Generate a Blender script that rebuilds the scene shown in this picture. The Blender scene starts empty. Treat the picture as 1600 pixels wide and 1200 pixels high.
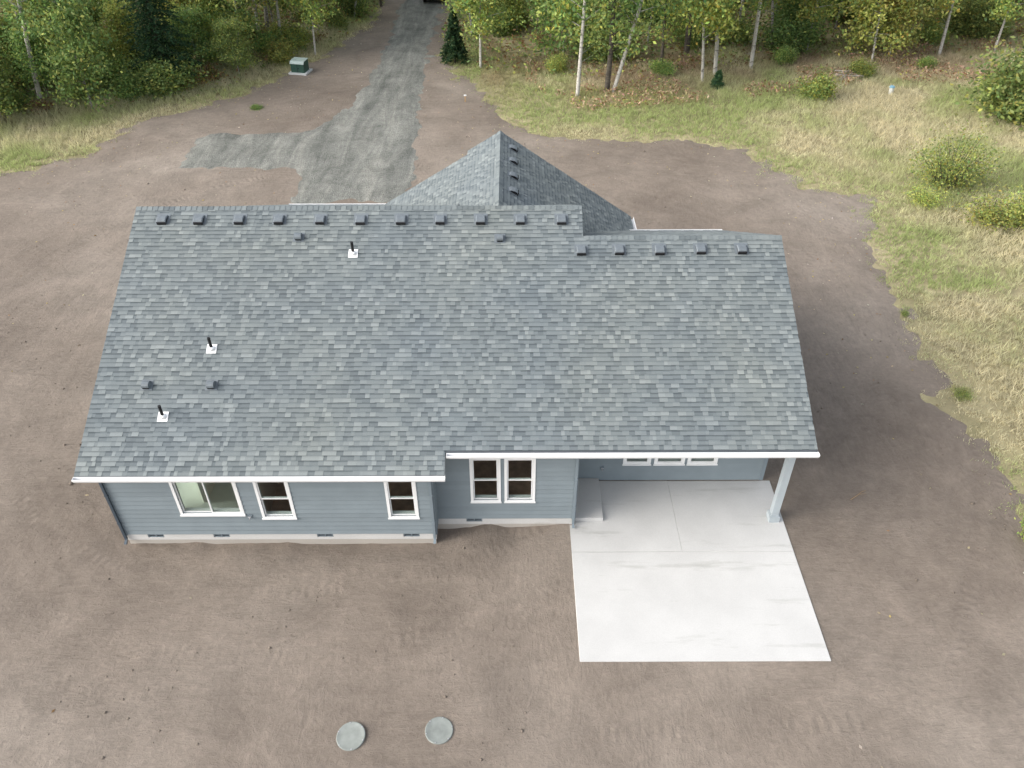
import bpy, math, random
import numpy as np
from mathutils import Matrix, Vector

SC = bpy.context.scene
COL = SC.collection
rng = np.random.default_rng(11)
random.seed(11)

# ------------------------------------------------------------------ camera
F_PX, PITCH, YAW, ROLL, CAM_H = 1260.78, math.radians(39.2659), math.radians(0.0522), math.radians(-0.1184), 18.0
right = Vector((math.cos(YAW), -math.sin(YAW), 0))
fwdh = Vector((math.sin(YAW), math.cos(YAW), 0))
upv = Vector((0, 0, 1))
fwd = fwdh * math.cos(PITCH) - upv * math.sin(PITCH)
down = -(fwdh * math.sin(PITCH) + upv * math.cos(PITCH))
r2 = right * math.cos(ROLL) - down * math.sin(ROLL)
d2 = right * math.sin(ROLL) + down * math.cos(ROLL)
cam = bpy.data.cameras.new('camera')
cam.sensor_width = 36.0
cam.sensor_fit = 'HORIZONTAL'
cam.lens = F_PX / 1600 * 36.0
cam.clip_start = 0.1
cam.clip_end = 3000
cam_o = bpy.data.objects.new('camera', cam)
COL.objects.link(cam_o)
M = Matrix((r2, -d2, -fwd)).transposed().to_4x4()
M.translation = Vector((0, 0, CAM_H))
cam_o.matrix_world = M
SC.camera = cam_o

# ------------------------------------------------------------------ sky and sun (bright overcast, glow from the left)
SUN_EL, SUN_AZ = math.radians(33), math.radians(-106)      # azimuth measured from +Y towards +X
world = bpy.data.worlds.new('World')
SC.world = world
world.use_nodes = True
wn = world.node_tree
wn.nodes.clear()
sky = wn.nodes.new('ShaderNodeTexSky')
sky.sky_type = 'NISHITA'
sky.sun_disc = False
sky.sun_elevation = SUN_EL
sky.sun_rotation = SUN_AZ
sky.altitude = 100
sky.air_density = 1.0
sky.dust_density = 3.0
sky.ozone_density = 1.0
hsv = wn.nodes.new('ShaderNodeHueSaturation')
hsv.inputs['Saturation'].default_value = 0.36
bg = wn.nodes.new('ShaderNodeBackground')
bg.inputs['Strength'].default_value = 0.138
wo = wn.nodes.new('ShaderNodeOutputWorld')
wn.links.new(sky.outputs[0], hsv.inputs['Color'])
wn.links.new(hsv.outputs[0], bg.inputs[0])
wn.links.new(bg.outputs[0], wo.inputs[0])
sun = bpy.data.lights.new('sun', 'SUN')
sun.energy = 1.35
sun.angle = math.radians(50)
sun.color = (1.0, 0.96, 0.9)
sun_o = bpy.data.objects.new('sun', sun)
COL.objects.link(sun_o)
sdir = Vector((math.cos(SUN_EL) * math.sin(SUN_AZ), math.cos(SUN_EL) * math.cos(SUN_AZ), math.sin(SUN_EL)))
sun_o.rotation_euler = (-sdir).to_track_quat('-Z', 'Y').to_euler()
sun_o.location = sdir * 60
SC.view_settings.view_transform = 'Standard'
SC.view_settings.look = 'None'
SC.view_settings.exposure = 1.26
SC.view_settings.gamma = 1
SC.view_settings.use_curve_mapping = False
SC.cycles.max_bounces = 6
SC.cycles.transparent_max_bounces = 8

# ------------------------------------------------------------------ pixel -> direction helpers
def ray(px, py):
    u, v = (px - 800) / F_PX, (py - 600) / F_PX
    return fwd + r2 * u + d2 * v
def atZ(px, py, z=0.0):
    r = ray(px, py)
    return Vector((0, 0, CAM_H)) + r * ((z - CAM_H) / r.z)
def atY(px, py, y):
    r = ray(px, py)
    return Vector((0, 0, CAM_H)) + r * (y / r.y)

# ------------------------------------------------------------------ value noise for layout
_tab = rng.random((256, 256))
def vnoise(x, y, s):
    x = np.asarray(x, float) / s + 1000.3
    y = np.asarray(y, float) / s + 1000.7
    xi, yi = np.floor(x).astype(int), np.floor(y).astype(int)
    fx, fy = x - xi, y - yi
    fx, fy = fx * fx * (3 - 2 * fx), fy * fy * (3 - 2 * fy)
    g = lambda a, b: _tab[(a * 7 + b * 3) & 255, (b * 5 + a) & 255]
    return (g(xi, yi) * (1 - fx) + g(xi + 1, yi) * fx) * (1 - fy) + (g(xi, yi + 1) * (1 - fx) + g(xi + 1, yi + 1) * fx) * fy
def fbm(x, y, s, o=3):
    t, a, n = 0, 1, 0
    for k in range(o):
        t = t + a * vnoise(x + 13.7 * k, y - 7.1 * k, s / 2 ** k)
        n += a
        a *= 0.5
    return t / n

# ------------------------------------------------------------------ material helpers
def new_mat(name):
    m = bpy.data.materials.new(name)
    m.use_nodes = True
    nt = m.node_tree
    b = nt.nodes['Principled BSDF']
    return m, nt, b
def N(nt, kind, **kw):
    n = nt.nodes.new('ShaderNode' + kind)
    for k, v in kw.items():
        if hasattr(n, k) and k not in ('Scale', 'Detail'):
            setattr(n, k, v)
        else:
            n.inputs[k].default_value = v
    return n
def ramp(nt, fac, stops):
    r = nt.nodes.new('ShaderNodeValToRGB')
    e = r.color_ramp.elements
    e[0].position, e[0].color = stops[0][0], (*stops[0][1], 1)
    e[1].position, e[1].color = stops[-1][0], (*stops[-1][1], 1)
    for p, c in stops[1:-1]:
        x = e.new(p)
        x.color = (*c, 1)
    nt.links.new(fac, r.inputs[0])
    return r
def mix(nt, fac, a, b, mode='MIX'):
    m = nt.nodes.new('ShaderNodeMix')
    m.data_type = 'RGBA'
    m.blend_type = mode
    for sock, v in ((m.inputs[0], fac), (m.inputs[6], a), (m.inputs[7], b)):
        if hasattr(v, 'links'):
            nt.links.new(v, sock)
        elif isinstance(v, tuple):
            sock.default_value = (*v, 1)
        else:
            sock.default_value = v
    return m.outputs[2]
def coords(nt, scale=(1, 1, 1), rot=(0, 0, 0), geo=True):
    if geo:
        g = nt.nodes.new('ShaderNodeNewGeometry').outputs['Position']
    else:
        g = nt.nodes.new('ShaderNodeTexCoord').outputs['Object']
    mp = nt.nodes.new('ShaderNodeMapping')
    mp.inputs['Scale'].default_value = scale
    mp.inputs['Rotation'].default_value = rot
    nt.links.new(g, mp.inputs[0])
    return mp.outputs[0]
def noise(nt, vec, scale, detail=4, rough=0.55, dist=0.0):
    n = nt.nodes.new('ShaderNodeTexNoise')
    n.inputs['Scale'].default_value = scale
    n.inputs['Detail'].default_value = detail
    n.inputs['Roughness'].default_value = rough
    n.inputs['Distortion'].default_value = dist
    nt.links.new(vec, n.inputs['Vector'])
    return n.outputs['Fac']
def bump(nt, b, h, strength, dist):
    n = nt.nodes.new('ShaderNodeBump')
    n.inputs['Strength'].default_value = strength
    n.inputs['Distance'].default_value = dist
    nt.links.new(h, n.inputs['Height'])
    nt.links.new(n.outputs[0], b.inputs['Normal'])
    return n
def math_n(nt, op, a, b=0.5, c=None):
    n = nt.nodes.new('ShaderNodeMath')
    n.operation = op
    for i, v in enumerate((a, b, c)):
        if v is None:
            continue
        if hasattr(v, 'links'):
            nt.links.new(v, n.inputs[i])
        else:
            n.inputs[i].default_value = v
    return n.outputs[0]
def simple(name, col, rough=0.6, var=0.12, scale=6.0, metal=0.0, spec=0.35, bmp=0.0):
    m, nt, b = new_mat(name)
    v = coords(nt, geo=True)
    n1 = noise(nt, v, scale, 5)
    lo = tuple(max(0, c * (1 - var)) for c in col)
    hi = tuple(min(1, c * (1 + var)) for c in col)
    r = ramp(nt, n1, [(0.3, lo), (0.7, hi)])
    nt.links.new(r.outputs[0], b.inputs['Base Color'])
    b.inputs['Roughness'].default_value = rough
    b.inputs['Metallic'].default_value = metal
    b.inputs['Specular IOR Level'].default_value = spec
    if bmp:
        bump(nt, b, noise(nt, v, scale * 8, 3), bmp, 0.01)
    return m

MAT = {}
MAT['white_trim'] = simple('white_trim', (0.80, 0.80, 0.79), 0.45, 0.04, 3)
MAT['gutter_white'] = simple('gutter_white', (0.82, 0.82, 0.82), 0.35, 0.04, 2)
MAT['siding'] = simple('siding', (0.200, 0.236, 0.254), 0.7, 0.05, 2.2, bmp=0.15)
_nt = MAT['siding'].node_tree
_b = _nt.nodes['Principled BSDF']
_src = _b.inputs['Base Color'].links[0].from_socket
_oi = _nt.nodes.new('ShaderNodeObjectInfo')
_hs = _nt.nodes.new('ShaderNodeHueSaturation')
_mr = _nt.nodes.new('ShaderNodeMapRange')
_mr.inputs['To Min'].default_value = 0.95
_mr.inputs['To Max'].default_value = 1.05
_nt.links.new(_oi.outputs['Random'], _mr.inputs[0])
_nt.links.new(_mr.outputs[0], _hs.inputs['Value'])
_nt.links.new(_src, _hs.inputs['Color'])
_nt.links.new(_hs.outputs[0], _b.inputs['Base Color'])
MAT['corner'] = simple('corner_paint', (0.19, 0.228, 0.252), 0.6, 0.05, 3)
MAT['post_paint'] = simple('post_paint', (0.36, 0.40, 0.42), 0.55, 0.05, 3)
MAT['vent_hood'] = simple('vent_hood', (0.135, 0.155, 0.170), 0.5, 0.12, 9)
MAT['dark'] = simple('dark_opening', (0.012, 0.012, 0.014), 0.8, 0.1, 5)
MAT['black_pipe'] = simple('black_pipe', (0.012, 0.012, 0.013), 0.45, 0.2, 20)
MAT['flashing'] = simple('flashing', (0.86, 0.86, 0.85), 0.4, 0.03, 10)
MAT['drywall'] = simple('drywall', (0.60, 0.47, 0.38), 0.9, 0.06, 2)
MAT['drywall_pale'] = simple('drywall_pale', (0.74, 0.70, 0.62), 0.9, 0.05, 2)
MAT['wood_floor'] = simple('wood_floor', (0.50, 0.30, 0.20), 0.6, 0.35, 3)
MAT['pale_floor'] = simple('pale_floor', (0.74, 0.77, 0.71), 0.9, 0.08, 2)
MAT['soffit'] = simple('soffit', (0.82, 0.82, 0.81), 0.6, 0.04, 3)
MAT['metal_green'] = simple('metal_green', (0.03, 0.075, 0.055), 0.45, 0.2, 6)
MAT['metal_green_top'] = simple('metal_green_top', (0.33, 0.40, 0.37), 0.5, 0.1, 6)
MAT['pad'] = simple('pad', (0.55, 0.56, 0.55), 0.85, 0.08, 6)
MAT['tank_lid'] = simple('tank_lid', (0.215, 0.232, 0.216), 0.75, 0.16, 5, bmp=0.1)
MAT['tank_lid_rim'] = simple('tank_lid_rim', (0.33, 0.37, 0.345), 0.6, 0.10, 8)
MAT['car_paint'] = simple('car_paint', (0.012, 0.013, 0.015), 0.25, 0.1, 2, spec=0.5)
MAT['tyre'] = simple('tyre', (0.014, 0.014, 0.014), 0.85, 0.2, 8)
MAT['rim'] = simple('rim', (0.45, 0.45, 0.46), 0.35, 0.05, 5, metal=0.7)
MAT['tail'] = simple('tail', (0.35, 0.01, 0.01), 0.25, 0.05, 5)
MAT['head'] = simple('head', (0.7, 0.72, 0.74), 0.15, 0.05, 5)
MAT['stake'] = simple('stake', (0.36, 0.24, 0.13), 0.8, 0.15, 8)
MAT['blue_cap'] = simple('blue_cap', (0.16, 0.30, 0.38), 0.5, 0.1, 8)
MAT['deadwood'] = simple('deadwood', (0.33, 0.30, 0.27), 0.9, 0.25, 5, bmp=0.4)

def glass_mat():
    m = bpy.data.materials.new('window_glass')
    m.use_nodes = True
    nt = m.node_tree
    nt.nodes.clear()
    o = nt.nodes.new('ShaderNodeOutputMaterial')
    t = nt.nodes.new('ShaderNodeBsdfTransparent')
    t.inputs[0].default_value = (0.86, 0.90, 0.88, 1)
    g = nt.nodes.new('ShaderNodeBsdfGlossy')
    g.inputs['Roughness'].default_value = 0.02
    fr = nt.nodes.new('ShaderNodeFresnel')
    fr.inputs[0].default_value = 1.5
    mx = nt.nodes.new('ShaderNodeMixShader')
    gb = nt.nodes.new('ShaderNodeNewGeometry')
    front = math_n(nt, 'SUBTRACT', 1.0, gb.outputs['Backfacing'])
    nt.links.new(math_n(nt, 'MULTIPLY', fr.outputs[0], front), mx.inputs[0])
    nt.links.new(t.outputs[0], mx.inputs[1])
    nt.links.new(g.outputs[0], mx.inputs[2])
    nt.links.new(mx.outputs[0], o.inputs[0])
    return m
MAT['glass'] = glass_mat()

def shingle_mat():
    m, nt, b = new_mat('asphalt_shingle')
    a = nt.nodes.new('ShaderNodeAttribute')
    a.attribute_name = 'tint'
    r = ramp(nt, a.outputs['Fac'], [(0.0, (0.048, 0.060, 0.068)), (0.45, (0.138, 0.158, 0.162)), (0.7, (0.166, 0.187, 0.188)), (1.0, (0.218, 0.240, 0.237))])
    v = coords(nt)
    gran = noise(nt, v, 60, 3, 0.7)
    big = noise(nt, v, 0.35, 3)
    c = mix(nt, 0.35, r.outputs[0], ramp(nt, gran, [(0.3, (0.35, 0.35, 0.35)), (0.7, (0.7, 0.7, 0.7))]).outputs[0], 'OVERLAY')
    c = mix(nt, 1.0, c, ramp(nt, big, [(0.3, (0.9, 0.92, 0.96)), (0.7, (1.06, 1.04, 1.0))]).outputs[0], 'MULTIPLY')
    nt.links.new(c, b.inputs['Base Color'])
    b.inputs['Roughness'].default_value = 0.85
    b.inputs['Specular IOR Level'].default_value = 0.35
    bump(nt, b, gran, 0.4, 0.004)
    return m
MAT['shingle'] = shingle_mat()

def concrete_mat(name, col, stain):
    m, nt, b = new_mat(name)
    v = coords(nt)
    vs = coords(nt, (0.35, 2.2, 1))
    n1 = noise(nt, v, 0.9, 6, 0.6)
    n2 = noise(nt, vs, 0.8, 5, 0.65)
    n3 = noise(nt, v, 35, 3)
    base = ramp(nt, n1, [(0.3, tuple(c * 0.93 for c in col)), (0.7, tuple(min(1, c * 1.05) for c in col))]).outputs[0]
    st = ramp(nt, n2, [(0.30, stain), (0.42, (1, 1, 1))]).outputs[0]
    c = mix(nt, 1.0, base, st, 'MULTIPLY')
    c = mix(nt, 0.12, c, ramp(nt, n3, [(0.3, (0.3, 0.3, 0.3)), (0.7, (0.7, 0.7, 0.7))]).outputs[0], 'OVERLAY')
    nt.links.new(c, b.inputs['Base Color'])
    b.inputs['Roughness'].default_value = 0.8
    b.inputs['Specular IOR Level'].default_value = 0.25
    bump(nt, b, n3, 0.1, 0.004)
    return m
MAT['concrete'] = concrete_mat('patio_concrete', (0.50, 0.495, 0.48), (0.78, 0.78, 0.76))
MAT['foundation'] = concrete_mat('foundation_concrete', (0.42, 0.385, 0.34), (0.7, 0.66, 0.6))
MAT['found_band'] = concrete_mat('foundation_band', (0.55, 0.54, 0.52), (0.8, 0.78, 0.74))

def dirt_mat():
    m, nt, b = new_mat('bare_dirt')
    v = coords(nt)
    big = noise(nt, v, 0.09, 4, 0.55)
    mid = noise(nt, v, 0.55, 6, 0.62, 0.6)
    # raked streaks: two directions, swapped by a slow mask
    sa = noise(nt, coords(nt, (1.0, 5.0, 1), (0, 0, math.radians(8))), 1.3, 7, 0.75, 1.6)
    sb = noise(nt, coords(nt, (4.5, 1.0, 1), (0, 0, math.radians(-14))), 1.2, 7, 0.75, 1.8)
    mask = ramp(nt, noise(nt, v, 0.12, 2), [(0.42, (0, 0, 0)), (0.58, (1, 1, 1))]).outputs[0]
    streak = mix(nt, mask, sa, sb)
    fine = noise(nt, v, 6, 7, 0.78, 0.4)
    c = ramp(nt, big, [(0.25, (0.150, 0.122, 0.099)), (0.5, (0.212, 0.177, 0.146)), (0.75, (0.290, 0.250, 0.211))]).outputs[0]
    c = mix(nt, 0.55, c, ramp(nt, mid, [(0.25, (0.30, 0.30, 0.30)), (0.75, (0.68, 0.68, 0.68))]).outputs[0], 'OVERLAY')
    c = mix(nt, 0.34, c, ramp(nt, streak, [(0.28, (0.25, 0.25, 0.25)), (0.5, (0.5, 0.5, 0.5)), (0.72, (0.72, 0.72, 0.72))]).outputs[0], 'OVERLAY')
    c = mix(nt, 0.30, c, ramp(nt, fine, [(0.3, (0.25, 0.25, 0.25)), (0.7, (0.75, 0.75, 0.75))]).outputs[0], 'OVERLAY')
    nt.links.new(c, b.inputs['Base Color'])
    b.inputs['Roughness'].default_value = 0.95
    b.inputs['Specular IOR Level'].default_value = 0.15
    pits = ramp(nt, noise(nt, coords(nt, (1.0, 1.7, 1), (0, 0, .5)), 3.2, 5, 0.65, 0.8), [(0.30, (0, 0, 0)), (0.43, (1, 1, 1))]).outputs[0]
    h = math_n(nt, 'ADD', math_n(nt, 'MULTIPLY', streak, 0.7), math_n(nt, 'MULTIPLY', fine, 1.0))
    h = math_n(nt, 'ADD', h, math_n(nt, 'MULTIPLY', pits, 0.10))
    wv = nt.nodes.new('ShaderNodeTexWave')
    wv.wave_type = 'RINGS'
    wv.rings_direction = 'Z'
    wv.inputs['Scale'].default_value = 0.55
    wv.inputs['Distortion'].default_value = 5.0
    wv.inputs['Detail'].default_value = 4
    wv.inputs['Detail Scale'].default_value = 0.6
    wv.inputs['Detail Roughness'].default_value = 0.6
    mpw = nt.nodes.new('ShaderNodeMapping')
    mpw.inputs['Location'].default_value = (2.0, -24.0, 0)
    nt.links.new(v, mpw.inputs[0])
    nt.links.new(mpw.outputs[0], wv.inputs['Vector'])
    wmask = math_n(nt, 'MULTIPLY', wv.outputs['Fac'], noise(nt, v, 0.35, 4, 0.6))
    h = math_n(nt, 'ADD', h, math_n(nt, 'MULTIPLY', wmask, 0.18))
    c = mix(nt, math_n(nt, 'MULTIPLY', wmask, 0.08), c, (0.36, 0.31, 0.265))
    # cleat marks of the grading machine: curved lanes with cross bars, worn away in places
    warp = nt.nodes.new('ShaderNodeTexNoise')
    warp.inputs['Scale'].default_value = 0.5
    nt.links.new(v, warp.inputs['Vector'])
    wadd = nt.nodes.new('ShaderNodeVectorMath')
    wadd.operation = 'MULTIPLY_ADD'
    wadd.inputs[1].default_value = (0.5, 0.5, 0.0)
    nt.links.new(warp.outputs['Color'], wadd.inputs[0])
    nt.links.new(v, wadd.inputs[2])
    worn = ramp(nt, noise(nt, v, 0.45, 4, 0.65), [(0.46, (0, 0, 0)), (0.60, (1, 1, 1))]).outputs[0]
    tot = None
    for cx, cy, Rr in ((-32, 8, 21.0), (-32, 8, 22.9), (34, 2, 22.5), (34, 2, 24.4), (2, 70, 60.5), (2, 70, 62.4), (-6, 26, 12.6), (-6, 26, 14.5), (-26, 22, 9.0), (-26, 22, 10.9), (22, 26, 10.0), (22, 26, 11.9)):
        sub = nt.nodes.new('ShaderNodeVectorMath')
        sub.operation = 'SUBTRACT'
        sub.inputs[1].default_value = (cx, cy, 0)
        nt.links.new(wadd.outputs[0], sub.inputs[0])
        sx = nt.nodes.new('ShaderNodeSeparateXYZ')
        nt.links.new(sub.outputs[0], sx.inputs[0])
        rad = math_n(nt, 'SQRT', math_n(nt, 'ADD', math_n(nt, 'MULTIPLY', sx.outputs[0], sx.outputs[0]), math_n(nt, 'MULTIPLY', sx.outputs[1], sx.outputs[1])), 0)
        lane = math_n(nt, 'LESS_THAN', math_n(nt, 'ABSOLUTE', math_n(nt, 'SUBTRACT', rad, Rr), 0), 0.2)
        ang = math_n(nt, 'ARCTAN2', sx.outputs[1], sx.outputs[0])
        bars = math_n(nt, 'SINE', math_n(nt, 'MULTIPLY', ang, Rr * 2 * math.pi / 0.26), 0)
        t_ = math_n(nt, 'MULTIPLY', lane, math_n(nt, 'MULTIPLY_ADD', bars, 0.5, 0.5))
        tot = t_ if tot is None else math_n(nt, 'MAXIMUM', tot, t_)
    tread = math_n(nt, 'MULTIPLY', tot, worn)
    h = math_n(nt, 'SUBTRACT', h, math_n(nt, 'MULTIPLY', tread, 0.36))
    nt.links.new(c, b.inputs['Base Color'])
    bump(nt, b, h, 0.68, 0.075)
    return m
MAT['dirt'] = dirt_mat()

def gravel_mat():
    m, nt, b = new_mat('gravel')
    v = coords(nt)
    tr = noise(nt, coords(nt, (1.9, 0.3, 1), (0, 0, math.radians(4))), 0.6, 8, 0.7, 0.7)
    mid = noise(nt, v, 0.8, 6, 0.65, 0.3)
    sp = nt.nodes.new('ShaderNodeTexVoronoi')
    sp.inputs['Scale'].default_value = 20
    nt.links.new(v, sp.inputs['Vector'])
    c = ramp(nt, tr, [(0.30, (0.112, 0.117, 0.102)), (0.5, (0.190, 0.193, 0.168)), (0.70, (0.285, 0.280, 0.238))]).outputs[0]
    c = mix(nt, 0.6, c, ramp(nt, mid, [(0.25, (0.25, 0.25, 0.25)), (0.75, (0.75, 0.75, 0.75))]).outputs[0], 'OVERLAY')
    sg = nt.nodes.new('ShaderNodeSeparateColor')
    nt.links.new(sp.outputs['Color'], sg.inputs[0])
    sgc = nt.nodes.new('ShaderNodeCombineColor')
    for q_ in range(3):
        nt.links.new(sg.outputs[0], sgc.inputs[q_])
    c = mix(nt, 0.28, c, sgc.outputs[0], 'SOFT_LIGHT')
    bw = nt.nodes.new('ShaderNodeHueSaturation')
    bw.inputs['Saturation'].default_value = 0.75
    nt.links.new(c, bw.inputs['Color'])
    nt.links.new(bw.outputs[0], b.inputs['Base Color'])
    b.inputs['Roughness'].default_value = 0.95
    b.inputs['Specular IOR Level'].default_value = 0.15
    bump(nt, b, sp.outputs['Distance'], 0.7, 0.05)
    return m
MAT['gravel'] = gravel_mat()

def floor_mat():
    m, nt, b = new_mat('meadow_soil')
    v = coords(nt)
    big = noise(nt, v, 0.10, 4, 0.6)
    mid = noise(nt, v, 0.9, 6, 0.65)
    c = ramp(nt, big, [(0.3, (0.190, 0.185, 0.085)), (0.5, (0.300, 0.265, 0.155)), (0.7, (0.360, 0.310, 0.195))]).outputs[0]
    c = mix(nt, 0.7, c, ramp(nt, mid, [(0.25, (0.2, 0.2, 0.2)), (0.75, (0.75, 0.75, 0.75))]).outputs[0], 'OVERLAY')
    nt.links.new(c, b.inputs['Base Color'])
    b.inputs['Roughness'].default_value = 0.95
    b.inputs['Specular IOR Level'].default_value = 0.1
    bump(nt, b, noise(nt, v, 5, 5, 0.7), 0.8, 0.1)
    return m
MAT['soil'] = floor_mat()

def leaf_mat(name):
    m = bpy.data.materials.new(name)
    m.use_nodes = True
    nt = m.node_tree
    b = nt.nodes['Principled BSDF']
    out = nt.nodes['Material Output']
    a = nt.nodes.new('ShaderNodeAttribute')
    a.attribute_name = 'col'
    oi = nt.nodes.new('ShaderNodeObjectInfo')
    hs = nt.nodes.new('ShaderNodeHueSaturation')
    hue = nt.nodes.new('ShaderNodeMapRange')
    hue.inputs['To Min'].default_value = 0.475
    hue.inputs['To Max'].default_value = 0.52
    val = nt.nodes.new('ShaderNodeMapRange')
    val.inputs['To Min'].default_value = 0.85
    val.inputs['To Max'].default_value = 1.25
    nt.links.new(oi.outputs['Random'], hue.inputs[0])
    rr = math_n(nt, 'FRACT', math_n(nt, 'MULTIPLY', oi.outputs['Random'], 7.31), 0)
    nt.links.new(rr, val.inputs[0])
    nt.links.new(hue.outputs[0], hs.inputs['Hue'])
    nt.links.new(val.outputs[0], hs.inputs['Value'])
    nt.links.new(a.outputs['Color'], hs.inputs['Color'])
    nt.links.new(hs.outputs[0], b.inputs['Base Color'])
    b.inputs['Roughness'].default_value = 0.6
    b.inputs['Specular IOR Level'].default_value = 0.25
    t = nt.nodes.new('ShaderNodeBsdfTranslucent')
    nt.links.new(hs.outputs[0], t.inputs[0])
    mx = nt.nodes.new('ShaderNodeMixShader')
    mx.inputs[0].default_value = 0.48
    nt.links.new(b.outputs[0], mx.inputs[1])
    nt.links.new(t.outputs[0], mx.inputs[2])
    nt.links.new(mx.outputs[0], out.inputs[0])
    return m
MAT['leaf'] = leaf_mat('foliage')

def bark_mat(name, pale, dark, amount):
    m, nt, b = new_mat(name)
    v = coords(nt, (1, 1, 0.35), geo=False)
    v2 = coords(nt, (1.5, 1.5, 5), geo=False)
    n1 = noise(nt, v, 1.1, 4, 0.6)
    n2 = noise(nt, v2, 2.0, 4, 0.7)
    c = ramp(nt, n2, [(amount, dark), (amount + 0.1, pale)]).outputs[0]
    c = mix(nt, ramp(nt, n1, [(0.45, (0, 0, 0)), (0.7, (1, 1, 1))]).outputs[0], c, tuple(p * 0.45 + d * 0.3 for p, d in zip(pale, dark)))
    nt.links.new(c, b.inputs['Base Color'])
    b.inputs['Roughness'].default_value = 0.9
    bump(nt, b, n2, 0.4, 0.02)
    return m
MAT['bark_pale'] = bark_mat('bark_pale', (0.46, 0.44, 0.40), (0.06, 0.05, 0.04), 0.36)
MAT['bark_grey'] = bark_mat('bark_grey', (0.32, 0.30, 0.27), (0.06, 0.05, 0.04), 0.40)
MAT['bark_dark'] = bark_mat('bark_dark', (0.10, 0.085, 0.065), (0.04, 0.034, 0.028), 0.45)

# ------------------------------------------------------------------ mesh helpers
def mesh_obj(name, verts, faces, mat, parent=None, smooth=False):
    me = bpy.data.meshes.new(name)
    me.from_pydata([tuple(v) for v in verts], [], faces)
    me.update()
    if mat:
        me.materials.append(MAT[mat] if isinstance(mat, str) else mat)
    if smooth:
        me.polygons.foreach_set('use_smooth', [True] * len(me.polygons))
    o = bpy.data.objects.new(name, me)
    COL.objects.link(o)
    if parent:
        o.parent = parent
    return o
def np_mesh(name, verts, k, mat, col=None, smooth=False, faces=None):
    """verts (n,3); faces are consecutive groups of k vertices unless given as (m,k)."""
    me = bpy.data.meshes.new(name)
    n = len(verts)
    f = np.arange(n, dtype=np.int32).reshape(-1, k) if faces is None else np.asarray(faces, np.int32)
    me.vertices.add(n)
    me.vertices.foreach_set('co', np.asarray(verts, np.float32).ravel())
    me.loops.add(f.size)
    me.loops.foreach_set('vertex_index', f.ravel())
    me.polygons.add(len(f))
    me.polygons.foreach_set('loop_start', np.arange(0, f.size, k, dtype=np.int32))
    me.polygons.foreach_set('loop_total', np.full(len(f), k, np.int32))
    if smooth:
        me.polygons.foreach_set('use_smooth', np.ones(len(f), bool))
    me.update(calc_edges=True)
    if col is not None:
        at = me.attributes.new('col', 'FLOAT_COLOR', 'POINT')
        c4 = np.ones((n, 4), np.float32)
        c4[:, :3] = col
        at.data.foreach_set('color', c4.ravel())
    me.materials.append(MAT[mat])
    return me
def link(name, me, parent=None):
    o = bpy.data.objects.new(name, me)
    COL.objects.link(o)
    if parent:
        o.parent = parent
    return o
class MB:
    """collects shapes for one mesh"""
    def __init__(s):
        s.v, s.f = [], []
    def add(s, verts, faces):
        b = len(s.v)
        s.v += [tuple(p) for p in verts]
        s.f += [tuple(i + b for i in f) for f in faces]
        return s
    def box(s, x0, x1, y0, y1, z0, z1):
        return s.add([(x0, y0, z0), (x1, y0, z0), (x1, y1, z0), (x0, y1, z0), (x0, y0, z1), (x1, y0, z1), (x1, y1, z1), (x0, y1, z1)],
                     [(0, 3, 2, 1), (4, 5, 6, 7), (0, 1, 5, 4), (1, 2, 6, 5), (2, 3, 7, 6), (3, 0, 4, 7)])
    def prism(s, pts, axis, a0, a1):
        """closed polygon pts (2D) extruded along axis x/y/z"""
        n = len(pts)
        def P(p, a):
            return {'x': (a, p[0], p[1]), 'y': (p[0], a, p[1]), 'z': (p[0], p[1], a)}[axis]
        vs = [P(p, a0) for p in pts] + [P(p, a1) for p in pts]
        fs = [tuple(range(n)), tuple(range(2 * n - 1, n - 1, -1))]
        fs += [(i, i + n, (i + 1) % n + n, (i + 1) % n) for i in range(n)]
        return s.add(vs, fs)
    def tube(s, p0, p1, r0, r1, n=10, cap=True):
        p0, p1 = Vector(p0), Vector(p1)
        d = (p1 - p0).normalized()
        a = d.orthogonal().normalized()
        b = d.cross(a)
        vs = []
        for p, r in ((p0, r0), (p1, r1)):
            for i in range(n):
                t = 2 * math.pi * i / n
                vs.append(p + (a * math.cos(t) + b * math.sin(t)) * r)
        fs = [(i, (i + 1) % n, (i + 1) % n + n, i + n) for i in range(n)]
        if cap:
            fs += [tuple(range(n - 1, -1, -1)), tuple(range(n, 2 * n))]
        return s.add(vs, fs)
    def build(s, name, mat, parent=None, smooth=False):
        o = mesh_obj(name, s.v, s.f, mat, parent, smooth)
        me = o.data
        import bmesh
        bm = bmesh.new()
        bm.from_mesh(me)
        bmesh.ops.recalc_face_normals(bm, faces=bm.faces)
        bm.to_mesh(me)
        bm.free()
        return o
def tag(o, label=None, cat=None, group=None, kind=None):
    if label: o['label'] = label
    if cat: o['category'] = cat
    if group: o['group'] = group
    if kind: o['kind'] = kind
    return o
def empty(name, loc=(0, 0, 0)):
    o = bpy.data.objects.new(name, None)
    o.empty_display_size = 0.3
    o.location = loc
    COL.objects.link(o)
    return o
def copy_tree(o, parent=None):
    c = o.copy()
    COL.objects.link(c)
    if parent is not None:
        c.parent = parent
    for ch in list(o.children):
        copy_tree(ch, c)
    return c

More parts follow.
